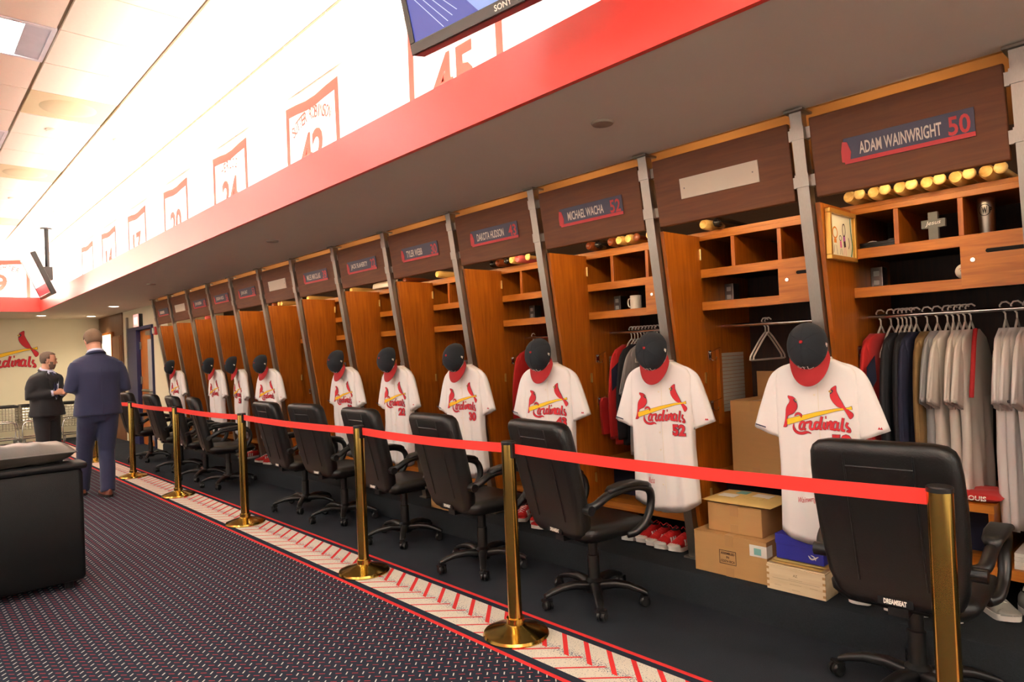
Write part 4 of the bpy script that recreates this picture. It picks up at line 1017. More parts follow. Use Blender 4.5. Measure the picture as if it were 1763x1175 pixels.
clothes13 = [(1.275, 'redj', K['clothred'], LONG, 'red jacket with a navy shoulder stripe, at the left end of the fullest rod', 'hanging_jacket', 'jacket'),
 (1.190, 'blk', K['clothblack'], LONG, 'black jacket right beside the red striped jacket on the fullest rod', 'hanging_jacket', 'jacket'),
 (1.150, 'nvy2', K['clothblack'], LONG, 'second dark jacket from the red striped jacket on the fullest rod', 'hanging_jacket', 'jacket'),
 (1.105, 'nvy', K['clothnavy'], LONG, 'navy jacket with red and white hem next to the brown patterned top', 'hanging_jacket', 'jacket'),
 (1.055, 'olv', K['clotholive'], dict(LONG, L=0.72), 'brown camouflage top between navy and grey clothes', 'hanging_shirt', 'top'),
 (1.010, 'gry', K['clothgrey'], dict(SHORT, L=0.76), 'grey shirt between the brown top and the pale jerseys', 'hanging_shirt', 'top'),
 (0.965, 'st1', K['clothstone'], dict(SHORT, L=0.80), 'first pale grey jersey after the grey shirt', 'hanging_shirt', 'jersey'),
 (0.915, 'st2', K['clothstone'], dict(SHORT, L=0.84), 'second pale grey jersey after the grey shirt', 'hanging_shirt', 'jersey'),
 (0.865, 'st3', K['clothstone'], dict(SHORT, L=0.80, seed=2), 'pale grey jersey with red piping in the middle of the fullest rod', 'hanging_shirt', 'jersey'),
 (0.725, 'wh', K['jersey'], dict(SHORT, L=0.92, seed=3), 'first white jersey of the bunch at the right edge', 'hanging_shirt', 'jersey'),
 (0.680, 'wh', K['jersey'], dict(SHORT), 'second white jersey of the bunch at the right edge', 'hanging_shirt', 'jersey'),
 (0.635, 'wh2', K['jersey'], dict(SHORT, L=0.88, seed=5), 'third white jersey of the bunch at the right edge', 'hanging_shirt', 'jersey'),
 (0.590, 'wh', K['jersey'], dict(SHORT), 'fourth white jersey of the bunch at the right edge', 'hanging_shirt', 'jersey'),
 (0.550, 'wh2', K['jersey'], dict(SHORT), 'last white jersey against the right side of the locker', 'hanging_shirt', 'jersey')]
for n, (y, key, m, kw, lab, nm, cat) in enumerate(clothes13):
    ex = []
    if key == 'redj':
        s = MB(); s.loft([[(-0.27+0.02*q, -0.038+0.0*q, -0.17-0.05*q), (-0.18+0.0*q, -0.046, -0.11-0.05*q), (-0.17, -0.046, -0.22-0.05*q), (-0.27, -0.038, -0.30-0.05*q)] for q in (0, 0.4)]); ex = [('navy_stripe', s, K['clothnavy'])]
    if key == 'nvy':
        s = MB(); s.box(-0.265, -0.175, -0.035, 0.03, -0.66, -0.62, 0); s.box(-0.265, -0.175, -0.034, 0.03, -0.74, -0.66, 1); ex = [('hem_band', s, [K['paper'], K['clothred']])]
    if key == 'st3':
        s = MB(); s.tube(catmull([(-0.06, -0.035, 0.0), (-0.12, -0.045, -0.06), (-0.17, -0.05, -0.18), (-0.21, -0.05, -0.32)], 4), 0.010, 6, flat=0.6); ex = [('red_piping', s, K['capred'])]
    if n == 9:
        s = MB(); add_text(s, 'MLB', lambda u, v: (-0.285+u, -0.046, -0.335+v-u*0.1), 0.014, 0.045, bold=0.03); ex = [('sleeve_print', s, K['lnavy'])]
    garment(y, key, m, lab, nm, cat, extras=ex, rz=random.uniform(-5, 5), x=RX-(0.055 if key == 'redj' else 0), **kw)
    hang(y, f'white hanger carrying clothes on the fullest rod, {ORD[n]} from the left', 'white plastic hangers')
for k, y in enumerate((1.225, 1.17, 1.13, 0.94, 0.89)):
    hang(y, f'bare white hanger among the clothes on the fullest rod, {ORD[k]} from the left', 'white plastic hangers', random.uniform(-6, 6))
for k, y in enumerate((1.925, 1.905)):
    hang(y, ['rear one of two empty white hangers in the locker with cartons', 'front one of two empty white hangers in the locker with cartons'][k], 'white plastic hangers')
for k in range(9): hang(2.93-0.028*k, f'white hanger in the locker with the mug, {ORD[k]} from the left', 'white plastic hangers', random.uniform(-4, 4))
s = MB(); s.loft([[(-0.27+0.02*q, -0.038, -0.17-0.05*q), (-0.18, -0.046, -0.11-0.05*q), (-0.17, -0.046, -0.22-0.05*q), (-0.27, -0.038, -0.30-0.05*q)] for q in (0, 0.4)])
garment(2.95, 'redj', K['clothred'], 'red jacket with a navy shoulder stripe in the locker with the mug', extras=[('navy_stripe', s, K['clothnavy'])], **LONG)
garment(2.88, 'blk', K['clothblack'], 'black jacket behind the red jacket in the locker with the mug', **LONG)
garment(2.82, 'gry', K['clothgrey'], 'grey shirt in the locker with the mug', 'hanging_shirt', 'top', **SHORT)
garment(3.93, 'redj', K['clothred'], 'red jacket behind the jersey on the eleventh post', **LONG)
garment(9.62, 'redj', K['clothred'], 'red jacket in the locker left of the fourth post', **LONG)
garment(8.83, 'redj', K['clothred'], 'red jacket in the locker left of the fifth post', **LONG)
for y, lab in ((9.62, 'in the locker left of the fourth post'), (8.83, 'in the locker left of the fifth post'), (3.93, 'behind the jersey on the eleventh post')): hang(y, 'white hanger with a red jacket ' + lab, 'white plastic hangers')
m = MB(); m.loft([[(-0.05*a, -0.02, -z), (0.045*a, -0.03, -z), (0.05*a, 0.0, -z), (-0.04*a, 0.006, -z)] for a, z in ((0.5, 0), (1, 0.03), (1, 0.12), (0.8, 0.2), (0.7, 0.26))])
o = obj('red_cloth', m, K['clothred'], loc=(CX+0.09, 3.075, 1.10), smooth=True); tag(o, 'small red cloth hung on a wire hook in the locker with the mug', 'cloth')

# ================================================================== bats on top of the lockers
BPROF = [(0.0, 0.0), (0.020, 0.0), (0.026, 0.006), (0.026, 0.014), (0.014, 0.03), (0.0125, 0.12), (0.0135, 0.28), (0.018, 0.40), (0.026, 0.52), (0.0305, 0.64), (0.031, 0.78), (0.0295, 0.815), (0.024, 0.825), (0.020, 0.82), (0.014, 0.812), (0.0, 0.81)]
bat_cache = {}
def bat(y, kind, out, label, x=3.55, z=2.167):
    key = (kind, out)
    if key not in bat_cache:
        P = BPROF if out == 'knob' else [(r, 0.825-q) for r, q in reversed(BPROF)]
        bat_cache[key] = me_from('baseball_bat', MB().lathe(P, 20, axis='x'), K[kind], True, 50)
    o = obj('baseball_bat', bat_cache[key], None, loc=(x, y, z)); o.rotation_euler = (0, 0, R(random.uniform(-0.8, 0.8)))
    return tag(o, label, 'bat', 'bats lying on top of the lockers')
YB = [1.275-0.0575*k for k in range(12)]
OB = ['barrel', 'knob']*6
for k, (y, o_) in enumerate(zip(YB, OB)):
    bat(y, 'bat1', o_, f'pale wooden bat, {o_} outward, {ORD[k]} from the left on the nearest full locker', x=3.545-(0.03 if k % 2 else 0))
for k, (y, m, o_) in enumerate(((2.99, 'bat2', 'barrel'), (2.91, 'bat3', 'barrel'), (2.80, 'bat2', 'barrel'), (2.73, 'bat1', 'barrel'), (2.655, 'bat1', 'barrel'), (2.59, 'bat2', 'knob'), (2.49, 'bat1', 'knob'))):
    bat(y, m, o_, f'{"pale" if m == "bat1" else "dark"} bat, {ORD[k]} from the left on the locker with the mug', x=3.55)
for k, (y, m, o_) in enumerate(((3.82, 'bat3', 'knob'), (3.755, 'bat1', 'barrel'), (3.69, 'batpink', 'barrel'), (3.58, 'bat1', 'knob'))):
    bat(y, m, o_, ['black bat at the left end of a group of four bats', 'pale bat next to the pink bat', 'pink bat on top of a locker', 'pale bat right of the pink bat'][k], x=3.53)
for k, (i, f, m) in enumerate(((11, 0.85, 'bat1'), (11, 0.75, 'bat3'), (9, 0.965, 'bat3'), (9, 0.89, 'bat2'), (8, 0.75, 'bat1'), (7, 0.41, 'bat3'), (7, 0.31, 'bat2'), (6, 0.4, 'bat1'), (5, 0.7, 'bat3'), (5, 0.5, 'bat1'), (4, 0.6, 'bat2'), (4, 0.4, 'bat1'), (4, 0.3, 'bat1'), (1, 0.5, 'batpink'))):
    y = PY[i+1]+(PY[i]-PY[i+1])*f
    bat(y, m, 'barrel', f'{dict(bat1="pale", bat2="brown", bat3="black", batpink="pink")[m]} bat on the {ORD[i]} locker from the far door' + (', the right one' if f == 0.3 else ''), x=3.55)
m = MB(); m.loft([[(-0.16, -0.2, 0), (0.2, -0.2, 0), (0.2, 0.2, 0), (-0.16, 0.2, 0)], [(-0.17, -0.21, 0.03), (0.2, -0.2, 0.04), (0.2, 0.2, 0.04), (-0.15, 0.2, 0.05)], [(-0.1, -0.12, 0.07), (0.15, -0.14, 0.08), (0.15, 0.15, 0.08), (-0.1, 0.14, 0.07)]])
o = obj('folded_bag', m, K['clothstone'], loc=(3.72, PY[7]-0.23, 2.137), smooth=True, bev=0.01); tag(o, 'pale bag lying on top of the eighth locker from the far door', 'bag')

# ================================================================== things in the cubbies
for i in (9, 10, 11, 12):
    yl = PY[i]
    t = thing('outlet_box', {9: 'steel power outlet in the locker with the pink bat', 10: 'steel power outlet behind the mug', 11: 'steel power outlet in the locker with empty hangers', 12: 'steel power outlet left of the baseball'}[i], 'outlet', (CX+0.36, yl-0.022, 1.712), 0, 'steel power outlets')
    obj('box', MB().box(-0.05, 0.03, -0.06, 0, 0.005, 0.125), K['steel'], t, bev=0.003)
    for z in (0.04, 0.09): obj('socket', MB().box(-0.053, -0.049, -0.045, -0.015, z-0.014, z+0.014), K['paper'], t, bev=0.002)
t = thing('slate_cross', 'grey slate cross with white lettering in the middle cubby', 'cross', (3.72, 0.955, 1.909))
m = MB(); m.prism([(-0.021, 0), (0.021, 0), (0.021, 0.066), (0.051, 0.066), (0.051, 0.106), (0.021, 0.106), (0.021, 0.142), (-0.021, 0.142), (-0.021, 0.106), (-0.051, 0.106), (-0.051, 0.066), (-0.021, 0.066)], lambda u, v, d: (-d, -u, v), -0.012, 0.012)
obj('slab', m, K['stone'], t, bev=0.002)
m = MB(); add_text(m, 'Jesus', lambda u, v: (-0.0128, -u, 0.074+v+u*0.06), 0.026, 0.066, shear=0.25, center=True); obj('lettering', m, K['paper'], t)
t = thing('steel_tumbler', 'steel tumbler with a black letter mark in the right cubby', 'tumbler', (3.74, 0.745, 1.909))
obj('body', MB().lathe([(0.0, 0), (0.026, 0), (0.028, 0.01), (0.034, 0.10), (0.037, 0.168), (0.034, 0.172), (0.0, 0.17)], 24), K['steel'], t, smooth=True)
m = MB(); cyl = lambda u, v: (-0.0372*math.cos(u/0.036)-0.0003, -0.0372*math.sin(u/0.036), v)
add_text(m, 'W', lambda u, v: cyl(u, 0.095+v), 0.034, 0.02, bold=0.03, center=True); add_text(m, 'P', lambda u, v: cyl(u+0.017, 0.098+v), 0.026, 0.013, bold=0.03)
obj('letter_mark', m, K['dark'], t)
m = MB(); v_, f_ = ribbon2d([(0.022*math.cos(a), 0.113+0.026*math.sin(a)) for a in [2*PI*k/16 for k in range(16)]], 0.003, 2, closed=True); m.add([cyl(*p) for p in v_], f_); obj('ring_mark', m, K['dark'], t)
t = thing('black_tray', 'black tray holding a sheet of paper in the left cubby', 'tray', (3.80, 1.20, 1.909))
obj('tray', MB().box(-0.10, 0.10, -0.09, 0.09, 0, 0.02).box(-0.10, -0.09, -0.09, 0.09, 0.02, 0.035).box(-0.09, 0.10, 0.08, 0.09, 0.02, 0.035), K['black'], t, bev=0.002)
m = MB(); n = 10; m.loft([[(-0.08, -0.08+0.16*k/n, 0.036+0.006*math.sin(k*1.1)), (0.08, -0.08+0.16*k/n, 0.036+0.006*math.sin(k*1.1+0.4)), (0.08, -0.08+0.16*k/n, 0.038+0.006*math.sin(k*1.1+0.4)), (-0.08, -0.08+0.16*k/n, 0.038+0.006*math.sin(k*1.1))] for k in range(n+1)]); obj('paper', m, K['paper'], t, smooth=True)
t = thing('baseball', 'white baseball at the edge of the lock box door', 'baseball', (3.70, 0.835, 1.7115+0.037))
obj('ball', MB().ball((0, 0, 0), 0.0365, n=24, m=14), K['jwarm'], t, smooth=True)
m = MB(); m.tube([(0.037*math.cos(a)*0.93, 0.037*math.sin(a)*0.93, 0.014*math.cos(2*a)) for a in [2*PI*k/32 for k in range(32)]], 0.0012, 5, closed=True); obj('stitching', m, K['lred'], t)
m = MB(); add_text(m, '03', lambda u, v: (-0.0374, -u, v-0.004), 0.010, 0.014, bold=0.03, center=True); obj('ball_print', m, K['ink'], t)
t = thing('white_mug', 'white mug on the second shelf of the locker with the red jacket', 'mug', (3.73, 2.745, 1.7115))
obj('cup', MB().lathe([(0, 0), (0.036, 0), (0.039, 0.005), (0.039, 0.092), (0.036, 0.094), (0.034, 0.09), (0.033, 0.01), (0.0, 0.008)], 22), K['jwarm'], t, smooth=True)
obj('handle', MB().tube(catmull([(0, 0.037, 0.075), (0, 0.06, 0.072), (0, 0.066, 0.045), (0, 0.058, 0.022), (0, 0.037, 0.02)], 4), 0.005, 7), K['jwarm'], t, smooth=True)
# framed child's drawing on the inside of the near open door
t = thing('framed_drawing', "gold framed child's drawing of two girls on the open locker door", 'picture', (3.455, PY[12]-0.0555, 1.84))
for (a, b, c, d_) in ((-0.165, 0.165, 0, 0.022), (-0.165, 0.165, 0.225, 0.247), (-0.165, -0.143, 0.022, 0.225), (0.143, 0.165, 0.022, 0.225)): obj('frame_bar', MB().box(a, b, -0.026, 0, c, d_), K['gold'], t, bev=0.003)
obj('paper', MB().box(-0.143, 0.143, -0.010, -0.004, 0.022, 0.225), mat('drawing_paper', sr(246, 240, 206), 0.7, var=0.02), t)
m = MB(); cr = [mat('crayon_orange', sr(226, 140, 40), 0.8), mat('crayon_purple', sr(190, 110, 180), 0.8), mat('crayon_brown', sr(70, 44, 36), 0.8), mat('crayon_green', sr(40, 120, 90), 0.8), mat('crayon_pink', sr(226, 110, 160), 0.8)]
def st(pts, w_, mi, closed=False):
    v, f = ribbon2d(pts, w_, 4, closed=closed); m.add([(x, -0.0105-0.0002*mi, z) for x, z in v], f, mi)
def oval(x, z, a, b, w_, mi): st([(x+a*math.cos(2*PI*k/10), z+b*math.sin(2*PI*k/10)) for k in range(10)], w_, mi, True)
oval(-0.075, 0.135, 0.028, 0.026, 0.008, 0); st([(-0.075, 0.105), (-0.075, 0.085)], 0.03, 0); st([(-0.085, 0.075), (-0.1, 0.035)], 0.003, 2); st([(-0.065, 0.075), (-0.055, 0.03)], 0.003, 2)
oval(0.035, 0.155, 0.018, 0.03, 0.006, 2); st([(0.035, 0.125), (0.037, 0.10)], 0.028, 1); st([(0.037, 0.10), (0.042, 0.07)], 0.026, 2); st([(0.035, 0.07), (0.02, 0.028)], 0.003, 4); st([(0.047, 0.07), (0.052, 0.028)], 0.003, 4)
oval(-0.012, 0.112, 0.014, 0.012, 0.004, 2); st([(-0.012, 0.097), (-0.008, 0.065)], 0.02, 4); st([(-0.012, 0.06), (-0.02, 0.03)], 0.003, 2); st([(-0.002, 0.06), (0.006, 0.03)], 0.003, 2)
st([(0.12, 0.222), (0.125, 0.15), (0.138, 0.08), (0.118, 0.026)], 0.010, 3); st([(0.09, 0.12), (0.10, 0.09), (0.088, 0.065)], 0.006, 2); st([(-0.138, 0.1), (-0.12, 0.075), (-0.138, 0.05)], 0.02, 0)
obj('crayon_figures', m, cr, t)

# ================================================================== cartons and boxes on the step
def carton(label, loc, sx, sy, sz, flaps=True, extra=None, name='cardboard_carton'):
    t = thing(name, label, 'carton', loc)
    m = MB(); m.box(0, sx, 0, sy, 0, sz-0.004); obj('body', m, K['carton'], t, bev=0.003)
    g = 0.002
    obj('top_flap', MB().box(-0.001, sx+0.001, 0, sy/2-g, sz-0.004, sz), K['carton'], t, bev=0.001); obj('top_flap', MB().box(-0.001, sx+0.001, sy/2+g, sy, sz-0.004, sz), K['carton'], t, bev=0.001)
    obj('tape', MB().box(-0.0015, sx+0.001, sy/2-0.024, sy/2+0.024, sz-0.0002, sz+0.0006).box(-0.0016, 0.0, sy/2-0.024, sy/2+0.024, sz-0.06, sz), K['tape'], t); obj('tape', MB().box(-0.0016, 0.0, sy/2-0.024, sy/2+0.024, 0, 0.05), K['tape'], t)
    return t
Z0 = ST+0.0005
t = carton('large brown carton stamped with black lettering, at the bottom of the stack', (3.33, 1.69, Z0), 0.31, 0.43, 0.225)
F = lambda u, v: (-0.0022, 0.43-u, v)
m = MB(); 
add_text(m, 'ASSEMBLED', lambda u, v: F(0.205+u, 0.118+v), 0.013, 0.082, bold=0.02, center=True); add_text(m, 'IN', lambda u, v: F(0.205+u, 0.098+v), 0.013, bold=0.02, center=True); add_text(m, 'COSTA RICA', lambda u, v: F(0.205+u, 0.076+v), 0.013, 0.082, bold=0.02, center=True)
for (a, b, c, d_) in ((0.155, 0.255, 0.066, 0.069), (0.155, 0.255, 0.138, 0.141), (0.155, 0.158, 0.066, 0.141), (0.252, 0.255, 0.066, 0.141)): m.add([F(a, c), F(b, c), F(b, d_), F(a, d_)], [(0, 1, 2, 3)])
obj('stamp', m, K['ink'], t)
m = MB(); m.box(-0.0022, 0.06, -0.0015, 0.0, 0.14, 0.20, 0); m.box(-0.0022, 0, -0.0015, 0.095, 0.14, 0.20, 0); m.add([F(0.36+0.0, 0.15), F(0.40, 0.15), F(0.40, 0.185), F(0.36, 0.185)], [(0, 1, 2, 3)], 1)
m.v = [(x-0.0004, y, z) if abs(x+0.0022) < 1e-6 and i >= 16 else (x, y, z) for i, (x, y, z) in enumerate(m.v)]
obj('label', m, [K['paper'], K['teal']], t)
t = carton('smaller brown carton under the yellow padded envelope', (3.38, 1.735, Z0+0.226), 0.27, 0.32, 0.155)
t = thing('padded_envelope', 'yellow padded envelope with white labels on top of the smaller carton', 'envelope', (3.52, 1.88, Z0+0.226+0.156))
def pillow(hx, hy, h, nx=14, ny=14):
    m = MB(); vs = []; fs = []
    for s_ in (1, -1):
        o = len(vs)
        for i in range(nx+1):
            for j in range(ny+1):
                u, v = -1+2*i/nx, -1+2*j/ny
                q = max(0, (1-u**4)*(1-v**4))**0.5
                wr = 0.15*math.sin(u*9+v*4)*q
                vs.append((u*hx, v*hy, h/2+s_*h/2*(q*(1+wr))))
        for i in range(nx):
            for j in range(ny): a = o+i*(ny+1)+j; fs.append((a, a+1, a+ny+2, a+ny+1))
    m.add(vs, fs); return m
obj('envelope', pillow(0.16, 0.205, 0.026), K['manila'], t, smooth=True)
for (a, b, c, d_, mm) in ((-0.07, 0.0, 0.05, 0.15, 'paper'), (0.0, 0.08, -0.12, -0.02, 'paper'), (-0.05, 0.0, -0.10, 0.0, 'manila'), (0.03, 0.1, 0.03, 0.09, 'teal')): obj('sticker', MB().box(a, b, c, d_, 0.0262, 0.0285), K[mm], t)
t = thing('wooden_box', 'pale pine box with finger joints at the edge of the step', 'box', (3.305, 1.385, Z0))
obj('front', MB().box(0, 0.012, 0, 0.298, 0, 0.125), K['pine'], t, bev=0.001); obj('back', MB().box(0.136, 0.148, 0, 0.298, 0, 0.125), K['pine'], t); obj('side', MB().box(0.012, 0.136, 0, 0.012, 0, 0.125), K['pine'], t); obj('side', MB().box(0.012, 0.136, 0.286, 0.298, 0, 0.125), K['pine'], t); obj('lid', MB().box(0.003, 0.145, 0.003, 0.295, 0.125, 0.133), K['pine'], t, bev=0.001)
for k in range(4):
    z = 0.018+0.03*k
    for y in (-0.0006, 0.2846): obj('finger_joint', MB().box(-0.0006, 0.003, y, y+0.014, z-0.006, z+0.006), K['carton'], t)
m = MB(); F2 = lambda u, v: (-0.0008, 0.298-u, v)
add_text(m, 'AZ', lambda u, v: F2(0.15+u, 0.085+v), 0.012, bold=0.02, center=True)
for (a, b, z) in ((0.115, 0.185, 0.070), (0.03, 0.27, 0.062), (0.12, 0.18, 0.045), (0.04, 0.075, 0.028), (0.13, 0.17, 0.018), (0.22, 0.26, 0.045)): m.add([F2(a, z), F2(b, z), F2(b, z+0.0012), F2(a, z+0.0012)], [(0, 1, 2, 3)])
obj('print', m, mat('faint_brown_print', sr(150, 122, 92), 0.7), t)
for k, (dx, lab) in enumerate(((0.0, 'lower brown envelope on the pine box'), (0.006, 'upper brown envelope right under the blue shoe box'))):
    o = obj('mailing_envelope', pillow(0.075, 0.135, 0.012), K['manila'], loc=(3.385+dx, 1.535-0.01*k, Z0+0.1335+0.0125*k), smooth=True); o.rotation_euler = (0, 0, R(3*k-2)); tag(o, lab, 'envelope', 'envelopes on the pine box')
t = thing('shoe_box', 'royal blue shoe box with a white mark on top of the pine box', 'box', (3.325, 1.395, Z0+0.162))
obj('body', MB().box(0, 0.135, 0, 0.24, 0, 0.10), K['blue'], t, bev=0.002); obj('lid', MB().box(-0.003, 0.138, -0.003, 0.243, 0.075, 0.125), K['blue'], t, bev=0.002)
m = MB(); v, f = ribbon2d([(0.0, 0.02), (0.018, 0.004), (0.05, 0.022)], 0.008, 4, True); m.add([(-0.0008, 0.075-u, 0.02+w_) for u, w_ in v], f); v, f = ribbon2d([(0.012, 0.024), (0.03, 0.016), (0.036, 0.0)], 0.006, 4, True); m.add([(-0.0009, 0.075-u, 0.02+w_) for u, w_ in v], f)
obj('white_mark', m, K['paper'], t)
t = carton('tall open brown carton standing inside the locker with empty hangers', (3.70, 1.765, 0.669), 0.34, 0.30, 0.44)
obj('raised_flap', MB().box(0.33, 0.335, 0.06, 0.29, 0.435, 0.60), K['carton'], t)
t = carton('brown carton on the step under a chair, left of the third stanchion belt', (3.30, 4.27, Z0), 0.26, 0.35, 0.10)
t['label'] = 'low brown carton on the step beneath the fourth chair from the camera'
m = MB(); pts = catmull([(0, 0, 0), (0.01, -0.02, 0.07), (0.03, -0.05, 0.14), (0.05, -0.08, 0.2)], 5); m.tube(pts, [0.045+0.012*math.sin(k*2.3) for k in range(len(pts)-1)]+[0.02], 12)
o = obj('fuzzy_duster', m, mat('grey_fuzz', sr(120, 108, 94), 0.95, var=0.4, scale=60, bump=1.0, bscale=120), loc=(3.60, 1.66, 0.671), smooth=True); tag(o, 'grey mottled fuzzy roll between the tall carton and the nearest jersey', 'duster')
# bench things
t = thing('folded_shirt', 'folded red shirt with white letters on the locker bench', 'shirt', (3.80, 0.86, 0.669))
obj('cloth', pillow(0.14, 0.13, 0.045), K['clothred'], t, smooth=True)
m = MB(); add_text(m, 'LOUIS', lambda u, v: (-0.1405+v*0.2, -u-0.03, 0.012+v), 0.022, 0.085, bold=0.03, center=True); obj('lettering', m, K['paper'], t)
for k in range(4):
    o = obj('booklet', MB().box(0, 0.22, 0, 0.16, 0, 0.017).box(0.002, 0.218, -0.002, 0.0, 0.002, 0.015), K['paper'], loc=(3.66+0.004*k, 0.535, 0.3935+0.0175*k), bev=0.001); tag(o, f'white booklet at the right edge, {["bottom", "second from the bottom", "third from the bottom", "topmost"][k]} of its stack', 'booklet', 'white booklets on the lower shelf')
t = thing('plastic_bottle', 'clear bottle with red cap beside the ninth post', 'bottle', (3.50, 4.90, 0.669)); t.location = (3.72, 5.07, 0.669)
obj('body', MB().lathe([(0, 0), (0.03, 0), (0.032, 0.01), (0.032, 0.13), (0.014, 0.17), (0.012, 0.185), (0, 0.185)], 18), K['clothstone'], t, smooth=True); obj('screw_cap', MB().lathe([(0.014, 0.183), (0.014, 0.205), (0, 0.206)], 14), K['capred'], t, smooth=True)
m = MB(); lp = catmull([(0, 0.10, 0.0), (0, 0.13, 0.25), (0, 0.12, 0.42), (0, 0.04, 0.53), (0, -0.05, 0.5), (0, -0.12, 0.38)], 6); m.tube(lp, 0.014, 8); m.tube([(0, 0.17, 0.22), (0, 0.0, 0.33)], 0.010, 8); m.tube([(0, 0.05, 0.30), (0, -0.12, 0.0)], 0.012, 8)
o = obj('folding_chair_frame', m, K['clothnavy'], loc=(3.70, 4.74, 0.7), smooth=True); tag(o, 'curved navy tube frame leaning in the locker left of the tenth post', 'frame')

# ================================================================== shoes
def shoe_meshes():
    def outline(s, w0):     # s 0 heel..1 toe -> half width
        return w0*(0.72+0.35*math.sin(min(1, s*1.15)*PI*0.62)-0.42*max(0, s-0.8)/0.2*max(0, s-0.8)/0.2)
    n = 14; sole = MB(); rings = []
    for k in range(n+1):
        s = k/n; hwid = outline(s, 0.045)*(0.45 if k in (0, n) else (0.8 if k in (1, n-1) else 1)); toe = 0.018*max(0, s-0.75)/0.25
        rings.append([(-0.29*s, -hwid, toe), (-0.29*s, hwid, toe), (-0.29*s, hwid*1.03, 0.028+toe), (-0.29*s, -hwid*1.03, 0.028+toe)])
    sole.loft(rings)
    up = MB(); rings = []
    HT = [(0, 0.075), (0.12, 0.105), (0.3, 0.10), (0.5, 0.088), (0.72, 0.066), (0.9, 0.045), (1, 0.03)]
    for k in range(n+1):
        s = k/n; hwid = outline(s, 0.043)*(0.45 if k in (0, n) else (0.8 if k in (1, n-1) else 1)); h = lerp_tab(HT, s); ring = []; toe = 0.018*max(0, s-0.75)/0.25
        for j in range(12):
            a = PI*j/11; ring.append((-0.29*s, hwid*math.cos(a), 0.024+toe+(h-0.024)*math.sin(a)**0.6))
        rings.append(ring)
    up.loft(rings)
    lace = MB()
    for q in range(5):
        s = 0.36+0.08*q; h = lerp_tab(HT, s)+0.003; lace.tube([(-0.29*s, -0.022, h-0.010), (-0.29*s, 0, h), (-0.29*(s+0.03), 0.022, h-0.012)], 0.003, 6)
    lace.tube([(-0.08, -0.025, 0.112), (-0.075, -0.04, 0.12), (-0.07, -0.02, 0.128), (-0.085, 0.0, 0.112), (-0.07, 0.03, 0.126), (-0.08, 0.04, 0.112)], 0.003, 6)
    mouth = MB(); mouth.ball((-0.055, 0, 0.098), 0.042, 0.026, 0.010)
    stripes = MB()
    for q in range(3):
        for sg in (-1, 1):
            s = 0.42+0.09*q; hwid = outline(s, 0.044); stripes.prism([(-0.29*s-0.006, 0.035), (-0.29*s+0.006, 0.035), (-0.29*s+0.016, 0.07), (-0.29*s+0.004, 0.07)], lambda u, v, d: (u, sg*(hwid*math.sqrt(max(0.05, 1-((v-0.024)/0.075)**2))*1.0+d), v), -0.004, 0.003)
    cap = MB(); rings = []
    for k in range(6):
        s = 0.80+0.2*k/5; hwid = outline(s, 0.0445)*(0.45 if k == 5 else (0.82 if k == 4 else 1)); toe = 0.018*max(0, s-0.75)/0.25
        rings.append([(-0.2905*s, hwid*math.cos(PI*j/9), 0.024+toe+(lerp_tab(HT, s)*0.92-0.02)*math.sin(PI*j/9)**0.6) for j in range(10)])
    cap.loft(rings)
    return sole, up, lace, mouth, stripes, cap
SM = shoe_meshes()
SHOE = {}
for kind, (so, u_, la) in dict(red=('shoewhite', 'shoered', 'shoered'), white=('shoewhite', 'jwarm', 'paper'), grey=('shoewhite', 'shoegrey', 'paper'), redw=('shoewhite', 'shoered', 'paper')).items():
    SHOE[kind] = [('sole', me_from('sole', SM[0], K[so], True, 50)), ('upper', me_from('upper', SM[1], K[u_], True, None)), ('laces', me_from('laces', SM[2], K[la], True)), ('opening', me_from('opening', SM[3], K['dark'], True)), ('side_stripes', me_from('side_stripes', SM[4], K['shoewhite'])), ('toe_cap', me_from('toe_cap', SM[5], K['shoewhite' if kind == 'red' else u_], True, None))]
def shoe(kind, x, y, rz, label, sc=1.0, z=Z0):
    t = thing('sports_shoe', label, 'shoe', (x, y, z), R(rz), 'shoes on the carpeted step'); t.scale = (sc, sc, sc)
    for nm, me in SHOE[kind]:
        if nm == 'side_stripes' and kind in ('white', 'grey'): continue
        obj(nm, me, None, t)
for k, (y, x) in enumerate(((2.75, 3.72), (2.66, 3.74), (2.57, 3.72), (2.48, 3.70), (2.39, 3.71))):
    shoe('red', x+0.03, y, random.uniform(-4, 4), f'red cleat with white toe under the bench by the twelfth post, {ORD[k]} from the left', 0.92)
for k, (y, x) in enumerate(((1.255, 3.585), (1.16, 3.585), (1.065, 3.60), (0.965, 3.61))):
    shoe('white', x, y, random.uniform(-12, 12)+10, f'white shoe under the nearest chair, {ORD[k]} from the left', 0.92)
shoe('grey', 3.76, 0.86, 40, 'left grey running shoe by the nearest armrest'); shoe('grey', 3.78, 0.70, 44, 'right grey running shoe by the right edge')
for k, (x, y, r_) in enumerate(((3.62, 3.78, 30), (3.66, 3.62, 26), (3.60, 3.42, 0))):
    shoe('redw', x, y, r_, ['red shoe with white stripes beside the second stanchion post', 'second red striped shoe behind the one with white stripes', 'red shoe half hidden by the second chair from the camera'][k])
for k, (x, y, r_) in enumerate(((3.62, 8.47, 12), (3.66, 8.34, 14), (3.62, 8.20, 10), (3.60, 8.95, 10))):
    shoe('redw', x, y, r_, f'red shoe in the far group below the sixth post, {ORD[k]} in the group')

